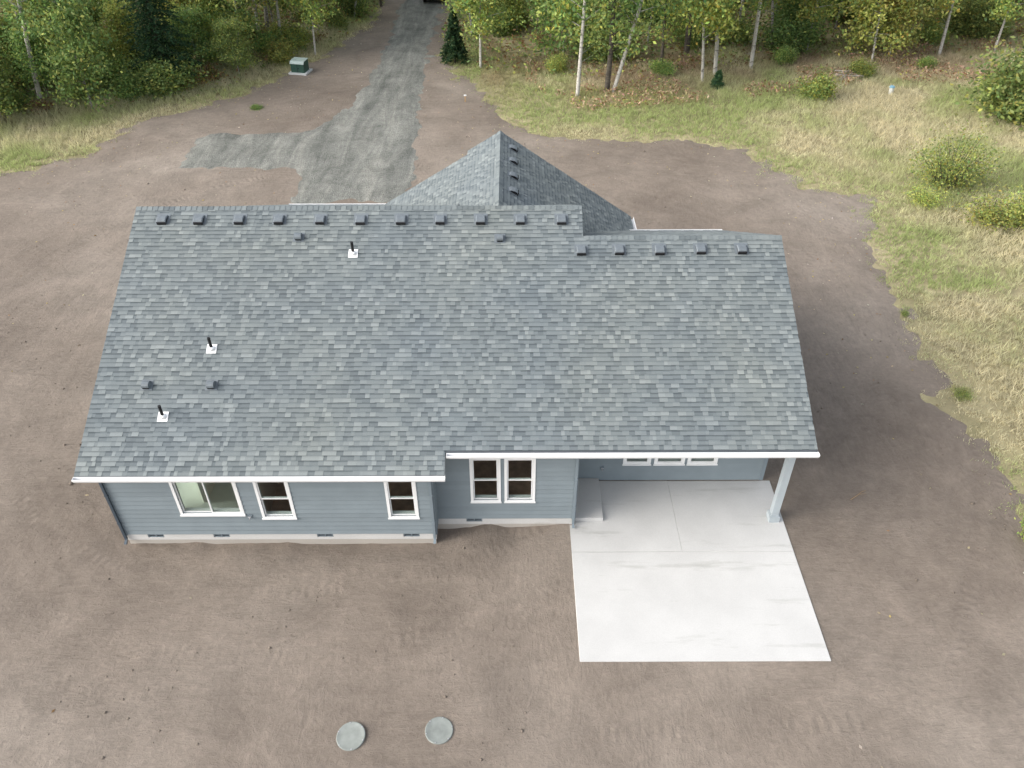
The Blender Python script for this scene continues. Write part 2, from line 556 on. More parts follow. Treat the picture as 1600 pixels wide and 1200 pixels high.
# ================================================================== GROUND
def sdist(px, py, poly):
    """signed distance to polygon, + inside"""
    poly = np.asarray(poly, float)
    d2 = np.full(px.shape, 1e18)
    ins = np.zeros(px.shape, bool)
    n = len(poly)
    for i in range(n):
        ax, ay = poly[i]
        bx, by = poly[(i + 1) % n]
        ex, ey = bx - ax, by - ay
        t = np.clip(((px - ax) * ex + (py - ay) * ey) / (ex * ex + ey * ey + 1e-12), 0, 1)
        d2 = np.minimum(d2, (px - ax - t * ex) ** 2 + (py - ay - t * ey) ** 2)
        if by != ay:
            c = ((ay > py) != (by > py)) & (px < (bx - ax) * (py - ay) / (by - ay) + ax)
            ins ^= c
    d = np.sqrt(d2)
    return np.where(ins, d, -d)
def P2(l):
    return [tuple(atZ(*p)[:2]) for p in l]
DIRT = P2([(0, 272), (70, 262), (130, 240), (200, 205), (250, 182), (330, 162), (400, 132), (450, 108), (520, 88), (570, 50), (595, 0)]) \
    + [(-9.0, 95), (-5.0, 95)] \
    + P2([(698, 0), (690, 60), (700, 98), (735, 135), (760, 165), (810, 200), (860, 216), (960, 222), (1080, 222), (1160, 238), (1200, 272), (1280, 296), (1345, 308), (1362, 350), (1375, 400), (1395, 450), (1415, 500), (1450, 560), (1490, 620), (1530, 680), (1590, 750), (1650, 850)]) \
    + [(16.5, 9), (19, 0), (19, -14), (-48, -14), (-50, 20), (-40, 33)]
DRIVE = P2([(600, 318), (455, 318), (457, 300), (464, 284), (455, 268), (400, 265), (340, 266), (275, 265), (292, 235), (318, 207), (400, 208), (470, 208), (505, 195), (540, 172), (565, 145), (585, 105), (604, 60), (630, 0)]) \
    + [(-9.0, 98), (-5.7, 98)] + P2([(692, 0), (678, 60), (668, 110), (662, 160), (659, 225), (648, 270), (636, 300)])
HOUSE = [(-10.9, 14.9), (-2.1, 14.9), (-2.1, 15.45), (1.8, 15.45), (1.8, 17.2), (7.6, 17.2), (7.6, 27), (4.4, 28), (-10.9, 28.6)]

def sheet(name, x0, x1, y0, y1, step, mat, zf, keep):
    xs, ys = np.arange(x0, x1 + step / 2, step), np.arange(y0, y1 + step / 2, step)
    X, Y = np.meshgrid(xs, ys)
    nx = len(xs)
    X = X + (vnoise(X, Y, 0.37) - 0.5) * step * 0.5
    Y = Y + (vnoise(Y, X, 0.41) - 0.5) * step * 0.5
    fx, fy = X.ravel(), Y.ravel()
    Z = zf(fx, fy)
    ok = keep(fx, fy)
    i = np.arange(len(fx)).reshape(X.shape)
    q = np.stack([i[:-1, :-1], i[:-1, 1:], i[1:, 1:], i[1:, :-1]], -1).reshape(-1, 4)
    q = q[ok[q].any(1)]
    used = np.unique(q)
    remap = np.zeros(len(fx), np.int32)
    remap[used] = np.arange(len(used))
    me = np_mesh(name, np.stack([fx, fy, Z], 1)[used], 4, mat, smooth=True, faces=remap[q])
    return link(name, me)

def edge_wob(x, y):
    return (fbm(x, y, 5.0, 2) - 0.5) * 1.5 + (fbm(x, y, 1.1, 3) - 0.5) * 1.5
def dirt_sd(x, y):
    return sdist(x, y, DIRT) + edge_wob(x, y)
def dirt_z(x, y):
    d = dirt_sd(x, y)
    z = np.clip(d * 0.055, -0.16, 0.05) + ((vnoise(x, y, .42) - .5) * .05 + (vnoise(x, y, .9) - .5) * .05) * np.clip(1 - np.abs(d) / 2.5, 0, 1)
    rough = (fbm(x, y, 3.5, 4) - 0.5) * 0.07 + (vnoise(x, y, 0.5) - 0.5) * 0.022
    dh = sdist(x, y, HOUSE)
    near = np.clip(1 + dh / 1.3, 0, 1)
    bank = near ** 2 * (-.17 + 0.55 * np.clip(.6 * fbm(x, y, 1.5, 3) + .4 * fbm(x, y, .55, 2) - 0.40, 0, 1) + .12 * np.clip((x - .2) / 1.2, 0, 1))
    bank = np.where((x > 1.5) & (y < 17.6), 0, bank)
    pat = sdist(x, y, [(1.67, 11.066), (7.87, 11.066), (7.87, 17.2), (1.67, 17.2)])
    pm = np.clip(1 + pat / 0.8, 0, 1)
    zz = z + rough * np.clip(d / 1.5, 0, 1) * (1 - pm * 0.6) + bank
    lift = np.clip(1 + pat / 1.6, 0, 1) ** 1.5
    zz = zz * (1 - lift) + lift * (.098 + rough * .3)
    return np.where(pat > -.3, np.minimum(zz, .112), zz)
o = sheet('dirt_yard', -52, 24, -15, 82, 0.2, 'dirt', dirt_z, lambda x, y: dirt_sd(x, y) > -2.2)

tag(o, 'graded bare brown dirt of the cleared lot around the house', 'dirt', kind='structure')

o = sheet('ground', -64, 64, -20, 104, 1.0, 'soil', lambda x, y: np.where((np.abs(x) > 63.4) | (y < -19.4) | (y > 103.4), 0, (fbm(x, y, 9, 2) - .5) * .02), lambda x, y: dirt_sd(x, y) < 0.1)
tag(o, 'rough meadow and forest floor around the cleared lot', 'ground', kind='structure')
import bmesh as _bm
_b = _bm.new(); _b.from_mesh(o.data)
for (x0, x1, y0, y1) in ((-700, 700, -700, -20), (-700, 700, 104, 700), (-700, -64, -20, 104), (64, 700, -20, 104)):
    _b.faces.new([_b.verts.new(p) for p in ((x0, y0, -.01), (x1, y0, -.01), (x1, y1, -.01), (x0, y1, -.01))])
_b.to_mesh(o.data); _b.free()

def drive_sd(x, y):
    return sdist(x, y, DRIVE) + (fbm(x, y, 1.8, 3) - 0.5) * 0.7 + (vnoise(x, y, .4) - .5) * .35
def drive_z(x, y):
    d = drive_sd(x, y)
    return 0.035 + np.clip(d * 0.09, -0.2, 0.08) + (vnoise(x, y, 1.5) - 0.5) * 0.03 + (vnoise(x, y, .45) - .5) * .02
o = sheet('gravel_driveway', -24, 0, 28.5, 97, 0.2, 'gravel', drive_z, lambda x, y: drive_sd(x, y) > -0.8)
tag(o, 'grey gravel driveway with a turnaround leading into the wood', 'driveway', kind='structure')

# ================================================================== HOUSE
house = empty('house', (-1.5, 21.5, 0))
tag(house, 'single storey house with blue grey lap siding and charcoal shingle roof', 'house')
HOFF = Vector((1.5, -21.5, 0))
class PM:
    pass
def hp(mb, name, mat, parent=None, smooth=False):
    """house part: geometry given in world coordinates, parented to the house (or one of its parts)"""
    o = mb.build(name, mat, None, smooth)
    o.data.transform(Matrix.Translation(HOFF))
    o.parent = parent or house
    return o

S = 0.4911
YL, ZL, YR = 14.487, 3.1435, 15.041
XL, XR, XJ, XS = -11.19, 7.93, -1.716, 2.114
YR1, YR2 = 22.031, 21.056
def zr(y): return ZL + S * (y - YL)
W1, W2, W3 = 14.92, 15.47, 17.21
FX0, FXJ, FXP, FX1 = -10.89, -2.12, 1.80, 7.63

# --- foundation
mb = MB()
mb.box(FX0 + .03, FXJ - .03, W1 + .03, 28.0, -0.25, 0.16)
mb.box(FXJ - .03, FXP - .03, W2 + .03, 27.0, -0.25, 0.16)
mb.box(FXP - .03, FX1 - .03, W3 + .03, 26.4, -0.25, 0.158)
fnd = hp(mb, 'foundation', 'foundation')
vents1 = [atY(p, 836, W1).x for p in (243, 346, 508, 643)]
vents2 = [atY(741, 809, W2).x]
def band(y, x0, x1, vs):
    mb = MB()
    xs = [x0]
    for v in sorted(vs):
        xs += [v - 0.23, v + 0.23]
    xs.append(x1)
    for a, b in zip(xs[::2], xs[1::2]):
        mb.box(a, b, y, y + 0.12, 0.14, 0.395)
    for v in vs:
        mb.box(v - 0.23, v + 0.23, y, y + 0.12, 0.14, 0.235)
    hp(mb, 'foundation_band', 'found_band', fnd)
band(W1 + .004, FX0 + .02, FXJ - .005, vents1)
band(W2 + .004, FXJ, FXP - .01, vents2)
for vs, y in ((vents1, W1), (vents2, W2)):
    for v in vs:
        m2 = MB()
        m2.box(v - .23, v + .23, y + .06, y + .1, .235, .395)
        fv = hp(m2, 'foundation_vent', 'dark')
        m3 = MB()
        for k in (-1, 0, 1):
            m3.box(v + k * .215 - .014, v + k * .215 + .014, y + .015, y + .055, .237, .393)
        m3.box(v - .229, v + .229, y + .015, y + .05, .237, .255)
        m3.box(v - .229, v + .229, y + .017, y + .045, .318, .330)
        m3.box(v - .229, v + .229, y + .013, y + .05, .380, .393)
        hp(m3, 'grille', 'corner', fv)

def rect_minus(x0, x1, z0, z1, ops):
    """rectangles of [x0,x1]x[z0,z1] outside the openings"""
    zs = sorted({z0, z1, *[min(max(z, z0), z1) for o in ops for z in o[2:4]]})
    out = []
    for a, b in zip(zs, zs[1:]):
        if b - a < 1e-4:
            continue
        c = (a + b) / 2
        cuts = sorted((o[0], o[1]) for o in ops if o[2] < c < o[3])
        x = x0
        for p, q in cuts:
            if p > x + 1e-4:
                out.append((x, p, a, b))
            x = max(x, q)
        if x < x1 - 1e-4:
            out.append((x, x1, a, b))
    return out
# --- interior floor, ceiling and partitions (seen through the glass)
mb = MB()
mb.box(-7.1, FX1 - .15, W3 + .2, 27, .33, .38)
mb.box(-7.1, FXJ - .15, W1 + .2, W2 + .2, .33, .381)
mb.box(-7.1, FXP - .15, W2 + .2, W3 + .2, .33, .381)
hp(mb, 'interior_floor', 'wood_floor')
mb = MB()
mb.box(FX0 + .15, -7.1, W1 + .2, 27, .33, .382)
hp(mb, 'carpet', 'pale_floor')
mb = MB()
mb.box(FX0 + .15, FXJ - .15, W1 + .16, W2 + .16, 2.78, 2.83)
mb.box(FX0 + .15, FXP - .15, W2 + .16, 27, 2.78, 2.83)
mb.box(FXP - .15, FX1 - .15, W3 + .16, 26, 2.78, 2.83)
hp(mb, 'ceiling', 'drywall')
mb = MB()
mb.box(-7.1, -7.0, W1 + .17, 19.5, .38, 2.78)
mb.box(-7.0, FX1 - .2, 19.6, 19.7, .38, 2.78)
mb.box(FXJ - .02, FXJ + .08, W2 + .17, 19.6, .38, 2.78)
hp(mb, 'partition', 'drywall')
mb = MB()
mb.box(FX0 + .16, -7.1, 19.0, 19.1, .38, 2.78)
mb.box(-9.9, -7.13, 16.98, 17.08, .385, 2.775)
mb.box(-9.0, -8.9, 16.1, 16.97, .385, 2.775)
mb.box(-7.12, -7.105, W1 + .17, 19.0, .38, 2.78)
for (p_, q_, a_, b_) in rect_minus(W1 + .17, 19.0, .38, 2.78, [(15.6, 18.2, .9, 2.55)]):  # liner left open where the side window is added for light
    mb.box(FX0 + .15, FX0 + .165, p_, q_, a_, b_)
hp(mb, 'bedroom_partition', 'drywall_pale')

# --- walls with real openings, and one object per siding board
EXPO = 0.172
def wall(name, axis, pos, a0, a1, z0, z1, ops, out=-1):
    """wall in plane axis=pos; a = other horizontal axis; 'out' is the outward sign"""
    mb = MB()
    t0, t1 = sorted((pos - out * 0.02, pos - out * 0.15))
    for (p, q, a, b) in rect_minus(a0, a1, z0, z1, ops):
        if axis == 'y':
            mb.box(p, q, t0, t1, a, b)
        else:
            mb.box(t0, t1, p, q, a, b)
    w = hp(mb, name, 'siding')
    z = z0
    while z < z1 - 0.03:
        top = min(z + EXPO, z1)
        segs = []
        x = a0
        for o in sorted(ops):
            if o[2] < z + EXPO * 0.6 and o[3] > z + EXPO * 0.4:
                if o[0] - 0.0 > x: segs.append((x, o[0]))
                x = o[1]
        if x < a1 - 1e-3: segs.append((x, a1))
        for (p, q) in segs:
            m = MB()
            prof = [(pos - out * 0.02, z + .001), (pos + out * 0.026, z + .001), (pos + out * 0.026, z + 0.012), (pos - out * 0.004, top + .012), (pos - out * 0.02, top + .012)]
            m.prism(prof, 'x' if axis == 'y' else 'y', p, q)
            hp(m, 'siding_board', 'siding', w)
        z += EXPO
    return w

def window(x0, x1, z0, z1, y, kind, ops):
    """outer trim extents; trim, frame, sash, panes, inner sill"""
    tw = 0.075
    ix0, ix1, iz0, iz1 = x0 + tw, x1 - tw, z0 + tw, z1 - tw
    ops.append((ix0, ix1, iz0, iz1))
    m = MB()
    yo = y - 0.034
    m.box(x0, ix0, yo, y - .002, z0, z1)
    m.box(ix1, x1, yo, y - .002, z0, z1)
    m.box(ix0, ix1, yo, y - .002, z0, iz0)
    m.box(ix0, ix1, yo, y - .002, iz1, z1)
    w = hp(m, 'window', 'white_trim')
    m = MB()
    m.box(x0 - .015, x1 + .015, yo - .03, yo - .001, z0 - .004, z0 + .035)
    hp(m, 'sill', 'white_trim', w)
    f = 0.035
    def frame(a, b, c, d, ya, yb, name):
        m = MB()
        m.box(a, a + f, ya, yb, c, d)
        m.box(b - f, b, ya, yb, c, d)
        m.box(a + f, b - f, ya, yb, c, c + f)
        m.box(a + f, b - f, ya, yb, d - f, d)
        hp(m, name, 'white_trim', w)
    def pane(a, b, c, d, yy):
        m = MB()
        m.box(a, b, yy, yy + .006, c, d)
        hp(m, 'pane', 'glass', w)
    e = .001
    if kind == 'hung':
        zm = (iz0 + iz1) / 2
        frame(ix0 + e, ix1 - e, zm - .02, iz1 - e, y - .012, y + .02, 'sash')
        frame(ix0 + e, ix1 - e, iz0 + e, zm + .02, y + .022, y + .055, 'sash')
        pane(ix0 + f, ix1 - f, zm + .015, iz1 - f, y + .004)
        pane(ix0 + f, ix1 - f, iz0 + f, zm - .015, y + .038)
    elif kind == 'slider':
        xm = (ix0 + ix1) / 2
        frame(ix0 + e, xm + .02, iz0 + e, iz1 - e, y + .022, y + .055, 'sliding_sash')
        frame(xm - .02, ix1 - e, iz0 + e, iz1 - e, y - .012, y + .02, 'fixed_sash')
        pane(ix0 + f, xm - .015, iz0 + f, iz1 - f, y + .038)
        pane(xm + .015, ix1 - f, iz0 + f, iz1 - f, y + .004)
    else:
        frame(ix0 + e, ix1 - e, iz0 + e, iz1 - e, y - .012, y + .02, 'sash')
        pane(ix0 + f, ix1 - f, iz0 + f, iz1 - f, y + .004)
    m = MB()
    m.box(ix0 + e, ix1 - e, y + .057, y + .17, iz0 - .02, iz0 + .018)
    hp(m, 'inner_sill', 'white_trim', w)
    for a_, b_ in ((ix0 - .02, ix0 - .001), (ix1 + .001, ix1 + .02)):
        m = MB()
        m.box(a_, b_, y + .03, y + .165, iz0, iz1)
        hp(m, 'jamb_liner', 'white_trim', w)
    return w
ops1, ops2, ops3 = [], [], []
window(-9.08, -7.32, 1.19, 2.62, W1, 'slider', ops1)
window(-6.86, -5.93, 1.05, 2.62, W1, 'hung', ops1)
window(-3.39, -2.55, 1.05, 2.62, W1, 'hung', ops1)
window(-1.14, -0.30, 1.09, 2.83, W2, 'hung', ops2)
window(-0.20, 0.65, 1.09, 2.83, W2, 'hung', ops2)
window(3.33, 4.16, .815, 1.55, W3, 'fixed', ops3)
window(4.26, 5.17, .815, 1.55, W3, 'fixed', ops3)
window(5.25, 6.15, .815, 1.55, W3, 'fixed', ops3)
ZT = 3.02
wall('wall', 'y', W1, FX0 + .08, FXJ - .08, .40, ZT, ops1)
wall('wall', 'y', W2, FXJ - .005, FXP - .09, .40, ZT + .2, ops2)
wall('porch_wall', 'y', W3, FXP - .15, FX1 - .08, .16, 4.1, ops3)
wall('jog_wall', 'x', FXJ, W1 + .01, W2 - .02, .40, ZT, [], out=1)
wall('porch_wall', 'x', FXP, W2 + .01, W3 - .02, .40, 3.55, [], out=1)
m = MB(); m.box(FXP - .14, FXP + .01, W2 + .01, W3 - .02, -.2, .398); hp(m, 'porch_stem_wall', 'found_band')
# outer side and front walls (turned away from the lens)
wall('wall', 'x', FX0, W1 + .10, 28.0, .40, ZT, [(15.6, 18.2, .9, 2.55)], out=-1)  # opening cut for the added side window
m = MB()
for (p_, q_, a_, b_) in rect_minus(15.52, 18.28, .82, 2.63, [(15.64, 16.88, .94, 2.51), (16.92, 18.16, .94, 2.51)]):
    m.box(FX0 - .036, FX0 - .024, p_, q_, a_, b_)
added_window = hp(m, 'window', 'white_trim')  # unseen side window, added to let light into the bedroom
for p_, q_ in ((15.62, 16.9), (16.9, 18.18)):
    m = MB(); m.box(FX0 + .02, FX0 + .026, p_, q_, .92, 2.53); hp(m, 'pane', 'glass', added_window)
wall('wall', 'x', FX1, W3 + .10, 26.3, .16, ZT, [], out=1)
mb = MB(); mb.box(FX0 + .02, -4.6, 28.0, 28.14, .1, ZT); mb.box(-4.6, 4.2, 27.6, 27.74, .1, ZT); mb.box(4.2, FX1 - .02, 26.3, 26.44, .1, ZT)
hp(mb, 'wall', 'siding')
for x, y0, ztop in ((FX0, W1, ZT), (FXJ, W1, ZT), (FXP, W2, ZT + .25), (FX1, W3, 4.0)):
    s = 1 if x != FX0 else -1
    m = MB()
    a, b = sorted((x - s * .092, x + s * .024))
    m.box(a, b, y0 - .026, y0 + .09, .36 if y0 != W3 else .14, ztop)
    hp(m, 'corner_board', 'corner')

# --- roof deck slabs
def slab(mb, poly, zf, t=0.14):
    n = len(poly)
    vs = [(x, y, zf(x, y) - .012) for x, y in poly] + [(x, y, zf(x, y) - t) for x, y in poly]
    fs = [tuple(range(n)), tuple(range(2 * n - 1, n - 1, -1))] + [(i, (i + 1) % n, (i + 1) % n + n, i + n) for i in range(n)]
    mb.add(vs, fs)
ZR1, ZR2 = zr(YR1), zr(YR2)
GX, GZ, GY = -0.38, 6.56, 28.5
zA = lambda x, y: zr(y)
zB1 = lambda x, y: ZR1 - (y - YR1) * .516
zB2 = lambda x, y: ZR1 - (y - YR1) * .494
zC = lambda x, y: ZR2 - (y - YR2) * .513
zGR = lambda x, y: GZ - (x - GX) * .6806
zGL = lambda x, y: GZ - (GX - x) * .614
polyA = [(XL, YL), (XJ, YL), (XJ, YR), (XR, YR), (XR, YR2), (XS, YR2), (XS, YR1), (XL, YR1)]
polyB1 = [(XL, YR1), (-8.8, YR1), (-8.8, 28.9), (XL, 28.9)]
polyB2 = [(-8.8, YR1), (-4.9, YR1), (-4.9, 29.2), (-8.8, 29.2)]
polyB3 = [(-4.9, YR1), (XS, YR1), (XS, 27.3), (-4.9, 27.3)]
polyC = [(XS, YR2), (XR, YR2), (XR, 27.04), (XS, 27.04)]
polyGR = [(GX, 22.3), (4.66, 22.3), (4.66, GY), (GX, GY)]
polyGL = [(GX, GY), (-1.56, GY), (-1.56, GY - .35), (-5.5, GY - .35), (-5.5, 22.3), (GX, 22.3)]
mb = MB()
for p, z in ((polyA, zA), (polyB1, zB1), (polyB2, zB2), (polyB3, zB2), (polyC, zC), (polyGR, zGR), (polyGL, zGL)):
    slab(mb, p, z)
MAT['deck'] = simple('roof_deck', (0.07, 0.08, 0.09), 0.9, 0.1, 4)
roof = hp(mb, 'roof', 'deck')

# --- shingles: courses of laminated tabs
CE = 0.135
def intervals(poly, v):
    xs = []
    n = len(poly)
    for i in range(n):
        (a, b), (c, d) = poly[i], poly[(i + 1) % n]
        if (b > v) != (d > v):
            xs.append(a + (c - a) * (v - b) / (d - b))
    xs.sort()
    return list(zip(xs[::2], xs[1::2]))
def tab_verts(u0, u1, v0, t, e=CE, h=0.022):
    """wedge tab in plane coords (u, v, n)"""
    vb = v0 + e * .70
    nb = t + (.001 - t) * (vb - v0) / (e + h)
    return [(u0, v0, t), (u1, v0, t), (u1, v0 + e + h, .001), (u0, v0 + e + h, .001), (u0, v0, -.004), (u1, v0, -.004), (u0, vb, nb), (u1, vb, nb)]
TABF = [(0, 1, 7, 6), (6, 7, 2, 3), (4, 5, 1, 0), (0, 6, 3, 4), (5, 2, 7, 1)]
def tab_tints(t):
    """exposed face, band of dark granules with the course shadow tinted in, butt edge, sides"""
    return [t, t * (.60 if t < .56 else .86) - .08, t * .6, t * .7, t * .7]  # band tint also carries the shadow line below the next course
SH_V, SH_F, SH_T = [], [], []
def pick():
    r = random.random()
    if r < .10: return random.uniform(.84, 1.0), .019
    if r < .30: return random.uniform(.64, .82), .017
    if r < .52: return random.uniform(.54, .64), .014
    if r < .84: return random.uniform(.42, .54), .010
    return random.uniform(.30, .42), .008
tab_lib = {}
single = []
def lay(poly_uv, org, U, V, singles=0):
    Nn = U.cross(V).normalized()
    if Nn.z < 0: Nn = -Nn
    vmin, vmax = min(p[1] for p in poly_uv), max(p[1] for p in poly_uv)
    v = vmin
    row = 0
    while v < vmax - .03:
        e = min(CE, vmax - v)
        for (a, b) in intervals(poly_uv, v + e * .4):
            u = a - random.uniform(0, .15)
            while u < b:
                w = random.choice((.09, .12, .15, .18, .22))
                u0, u1 = max(u, a), min(u + w, b)
                u += w
                if u1 - u0 < .02:
                    continue
                tint, th = pick()
                if len(single) < singles and abs((u1 - u0) - w) < 1e-6 and e == CE:
                    key = (round(w, 2), random.randrange(5))
                    if key not in tab_lib:
                        t2, th2 = tint, th
                        me = bpy.data.meshes.new('shingle')
                        R = Matrix((U, V, Nn)).transposed()
                        me.from_pydata([tuple(R @ Vector(p)) for p in tab_verts(0, w, 0, th2)], [], TABF)
                        at = me.attributes.new('tint', 'FLOAT', 'FACE')
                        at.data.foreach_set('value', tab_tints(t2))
                        me.materials.append(MAT['shingle'])
                        tab_lib[key] = me
                    single.append((tab_lib[key], org + U * u0 + V * v))
                    continue
                base = len(SH_V)
                jit = random.uniform(-.007, .007)
                for p in tab_verts(u0, u1, v + jit, th, e):
                    SH_V.append(tuple(org + U * p[0] + V * p[1] + Nn * p[2]))
                SH_F.extend(tuple(i + base for i in f) for f in TABF)
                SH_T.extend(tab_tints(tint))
        v += CE
        row += 1
def plane_uv(poly, zf, U, V, org):
    return [((Vector((x, y, zf(x, y))) - org).dot(U), (Vector((x, y, zf(x, y))) - org).dot(V)) for x, y in poly]
def do_plane(poly, zf, U, V, singles=0):
    U, V = Vector(U).normalized(), Vector(V).normalized()
    x, y = poly[0]
    org = Vector((x, y, zf(x, y)))
    lay(plane_uv(poly, zf, U, V, org), org, U, V, singles)
do_plane(polyA, zA, (1, 0, 0), (0, 1, S), 300)
do_plane(polyB1, zB1, (-1, 0, 0), (0, -1, .516))
do_plane(polyB2, zB2, (-1, 0, 0), (0, -1, .494))
do_plane(polyB3, zB2, (-1, 0, 0), (0, -1, .494))
do_plane(polyC, zC, (-1, 0, 0), (0, -1, .513))
do_plane(polyGR, zGR, (0, 1, 0), (-1, 0, .6806))
do_plane(polyGL, zGL, (0, -1, 0), (1, 0, .614))
field = mesh_obj('shingle_field', SH_V, SH_F, 'shingle')
at = field.data.attributes.new('tint', 'FLOAT', 'FACE')
at.data.foreach_set('value', SH_T)
field.data.transform(Matrix.Translation(HOFF))
field.parent = roof
field['kind'] = 'stuff'
for me, loc in single:
    o = bpy.data.objects.new('shingle', me)
    COL.objects.link(o)
    o.location = loc + HOFF
    o.parent = roof
# ridge caps
def ridge(p0, p1, na, nb, w=.14):
    """bent cap pieces along the ridge; na, nb = down-slope unit vectors either side"""
    p0, p1 = Vector(p0), Vector(p1)
    L = (p1 - p0).length
    d = (p1 - p0) / L
    V_, F_, T_ = [], [], []
    k = 0.0
    while k < L:
        e = min(k + .165, L)
        b = len(V_)
        lift0, lift1 = .012, .024
        for t, l in ((k, lift0), (e, lift1)):
            c = p0 + d * t + Vector((0, 0, l))
            V_ += [c + na * w, c + Vector((0, 0, .006)), c + nb * w]
        c = p0 + d * e
        V_ += [c + na * w, c + Vector((0, 0, .006)), c + nb * w]
        F_ += [(b, b + 1, b + 4, b + 3), (b + 1, b + 2, b + 5, b + 4), (b + 3, b + 4, b + 7, b + 6), (b + 4, b + 5, b + 8, b + 7)]
        T_ += [random.choice((.3, .45, .5, .6, .7))] * 4
        k = e
    o = mesh_obj('ridge_cap', V_, F_, 'shingle')
    at = o.data.attributes.new('tint', 'FLOAT', 'FACE')
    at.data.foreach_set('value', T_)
    o.data.transform(Matrix.Translation(HOFF))
    o.parent = roof
nA = Vector((0, -1, -S)).normalized()
ridge((XL, YR1, ZR1), (XS, YR1, ZR1), nA, Vector((0, 1, -.5)).normalized())
ridge((XS, YR2, ZR2), (XR, YR2, ZR2), nA, Vector((0, 1, -.513)).normalized())
ridge((GX, 22.3, GZ), (GX, GY, GZ), Vector((1, 0, -.68)).normalized(), Vector((-1, 0, -.614)).normalized())

# --- fascia, gutters, rake boards
GUT = [(0, 0), (0, -.125), (-.085, -.125), (-.105, -.075), (-.125, -.05), (-.125, .0), (-.113, .0), (-.113, -.045), (-.08, -.113), (-.012, -.113), (-.012, 0)]
def gutter_y(x0, x1, y, z, s=-1):
    m = MB()
    m.prism([(y - s * .004 + (-p[0] * s) , z + p[1]) for p in GUT] if s > 0 else [(y + p[0], z + p[1]) for p in GUT], 'x', x0, x1)
    for xa in (x0 - .004, x1 - .002):
        m.prism([(y + (p[0] if s < 0 else -p[0]), z + p[1]) for p in GUT[:6]], 'x', xa, xa + .006)
    return hp(m, 'gutter', 'gutter_white')
def fascia_y(x0, x1, y, z, s=-1):
    m = MB()
    a, b = sorted((y - s * .002, y - s * .024))
    m.box(x0, x1, a, b, z - .16, z - .002)
    return hp(m, 'fascia', 'white_trim')
for x0, x1, y in ((XL - .01, XJ + .01, YL), (XJ + .03, XR + .02, YR)):
    gutter_y(x0, x1, y - .002, zr(y) - .015)
    fascia_y(x0, x1, y + .02, zr(y) - .02)
for x0, x1, y, z in ((-8.8, -4.95, 29.2, zB2(0, 29.2)), (XL, -8.85, 28.9, zB1(0, 28.9)), (4.4, XR, 27.04, zC(0, 27.04))):
    gutter_y(x0, x1, y, z - .01, 1)
m = MB(); m.prism([(4.66 - p[0], zGR(4.66, 0) - .01 + p[1]) for p in GUT], 'y', 26.6, GY - .02); hp(m, 'gutter', 'gutter_white')
# soffits
m = MB(); m.box(XL + .05, XJ - .02, YL + .05, W1 + .0, ZL - .2, ZL - .175); hp(m, 'soffit', 'soffit')
m = MB(); m.box(XJ - .0, FXP, YR + .05, W2, zr(YR) - .2, zr(YR) - .175); hp(m, 'soffit', 'soffit')
m = MB(); m.box(FXP, XR - .05, YR + .05, W3 - .03, zr(YR) - .20, zr(YR) - .177); hp(m, 'porch_ceiling', 'soffit')
def rake(x, y0, z0, y1, z1, off):
    m = MB()
    m.prism([(y0, z0 - .03), (y1, z1 - .03), (y1, z1 - .20), (y0, z0 - .20)], 'x', x, x + off)
    hp(m, 'rake_board', 'white_trim')
rake(XL + .004, YL + .03, zr(YL + .03), YR1, ZR1, .03)
rake(XR - .034, YR + .03, zr(YR + .03), YR2, ZR2, .03)
rake(XR - .034, YR2, ZR2, 27.0, zC(0, 27.0), .03)
rake(XS - .034, YR2 + .02, zr(YR2 + .02), YR1, ZR1, .03)
rake(XJ - .03, YL + .03, zr(YL + .03), YR + .02, zr(YR + .02), .028)
# gable triangle in the step between the two ridges and the main end gables
m = MB(); m.prism([(W1 + .2, 2.9), (W1 + .2, zr(W1 + .2) - .16), (YR1, ZR1 - .16), (27.9, zB1(0, 27.9) - .16), (27.9, 2.9)], 'x', FX0 + .03, FX0 + .13); hp(m, 'gable_wall', 'siding')
m = MB(); m.prism([(W3 + .05, 2.9), (W3 + .05, zr(W3) - .16), (YR2, ZR2 - .16), (26.3, zC(0, 26.3) - .16), (26.3, 2.9)], 'x', FX1 - .13, FX1 - .03); hp(m, 'gable_wall', 'siding')
m = MB(); m.prism([(GX, GZ - .16), (4.2, zGR(4.2, 0) - .16), (4.2, 2.9), (-4.6, 2.9), (-4.6, zGL(-4.6, 0) - .16)], 'y', 27.62, 27.74); hp(m, 'gable_wall', 'siding')

# --- downspouts
def downspout(x, y, zt, zb, ey):
    m = MB()
    m.box(x - .035, x + .035, y - .085, y - .030, zb, zt - .25)
    m.prism([(y - .085, zt - .25), (y - .030, zt - .25), (ey + .05, zt - .03), (ey - .01, zt - .03)], 'x', x - .035, x + .035)
    m.prism([(y - .085, zb), (y - .030, zb), (y - .16, zb - .1), (y - .21, zb - .06)], 'x', x - .035, x + .035)
    d = hp(m, 'downspout', 'corner')
    for z in (.9, 2.0):
        s = MB(); s.box(x - .05, x + .05, y - .09, y - .027, z, z + .03); hp(s, 'strap', 'corner', d)
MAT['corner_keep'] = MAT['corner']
MAT['corner'] = simple('shaded_downspout', (0.055, 0.072, 0.09), 0.5, 0.1, 4)  # shade at the left corner put into this downspout's colour
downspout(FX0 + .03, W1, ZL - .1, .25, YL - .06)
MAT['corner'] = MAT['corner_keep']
downspout(FXJ - .05, W1, ZL - .1, .25, YL - .06)
downspout(FXP - .04, W2, zr(YR) - .1, .25, YR - .06)

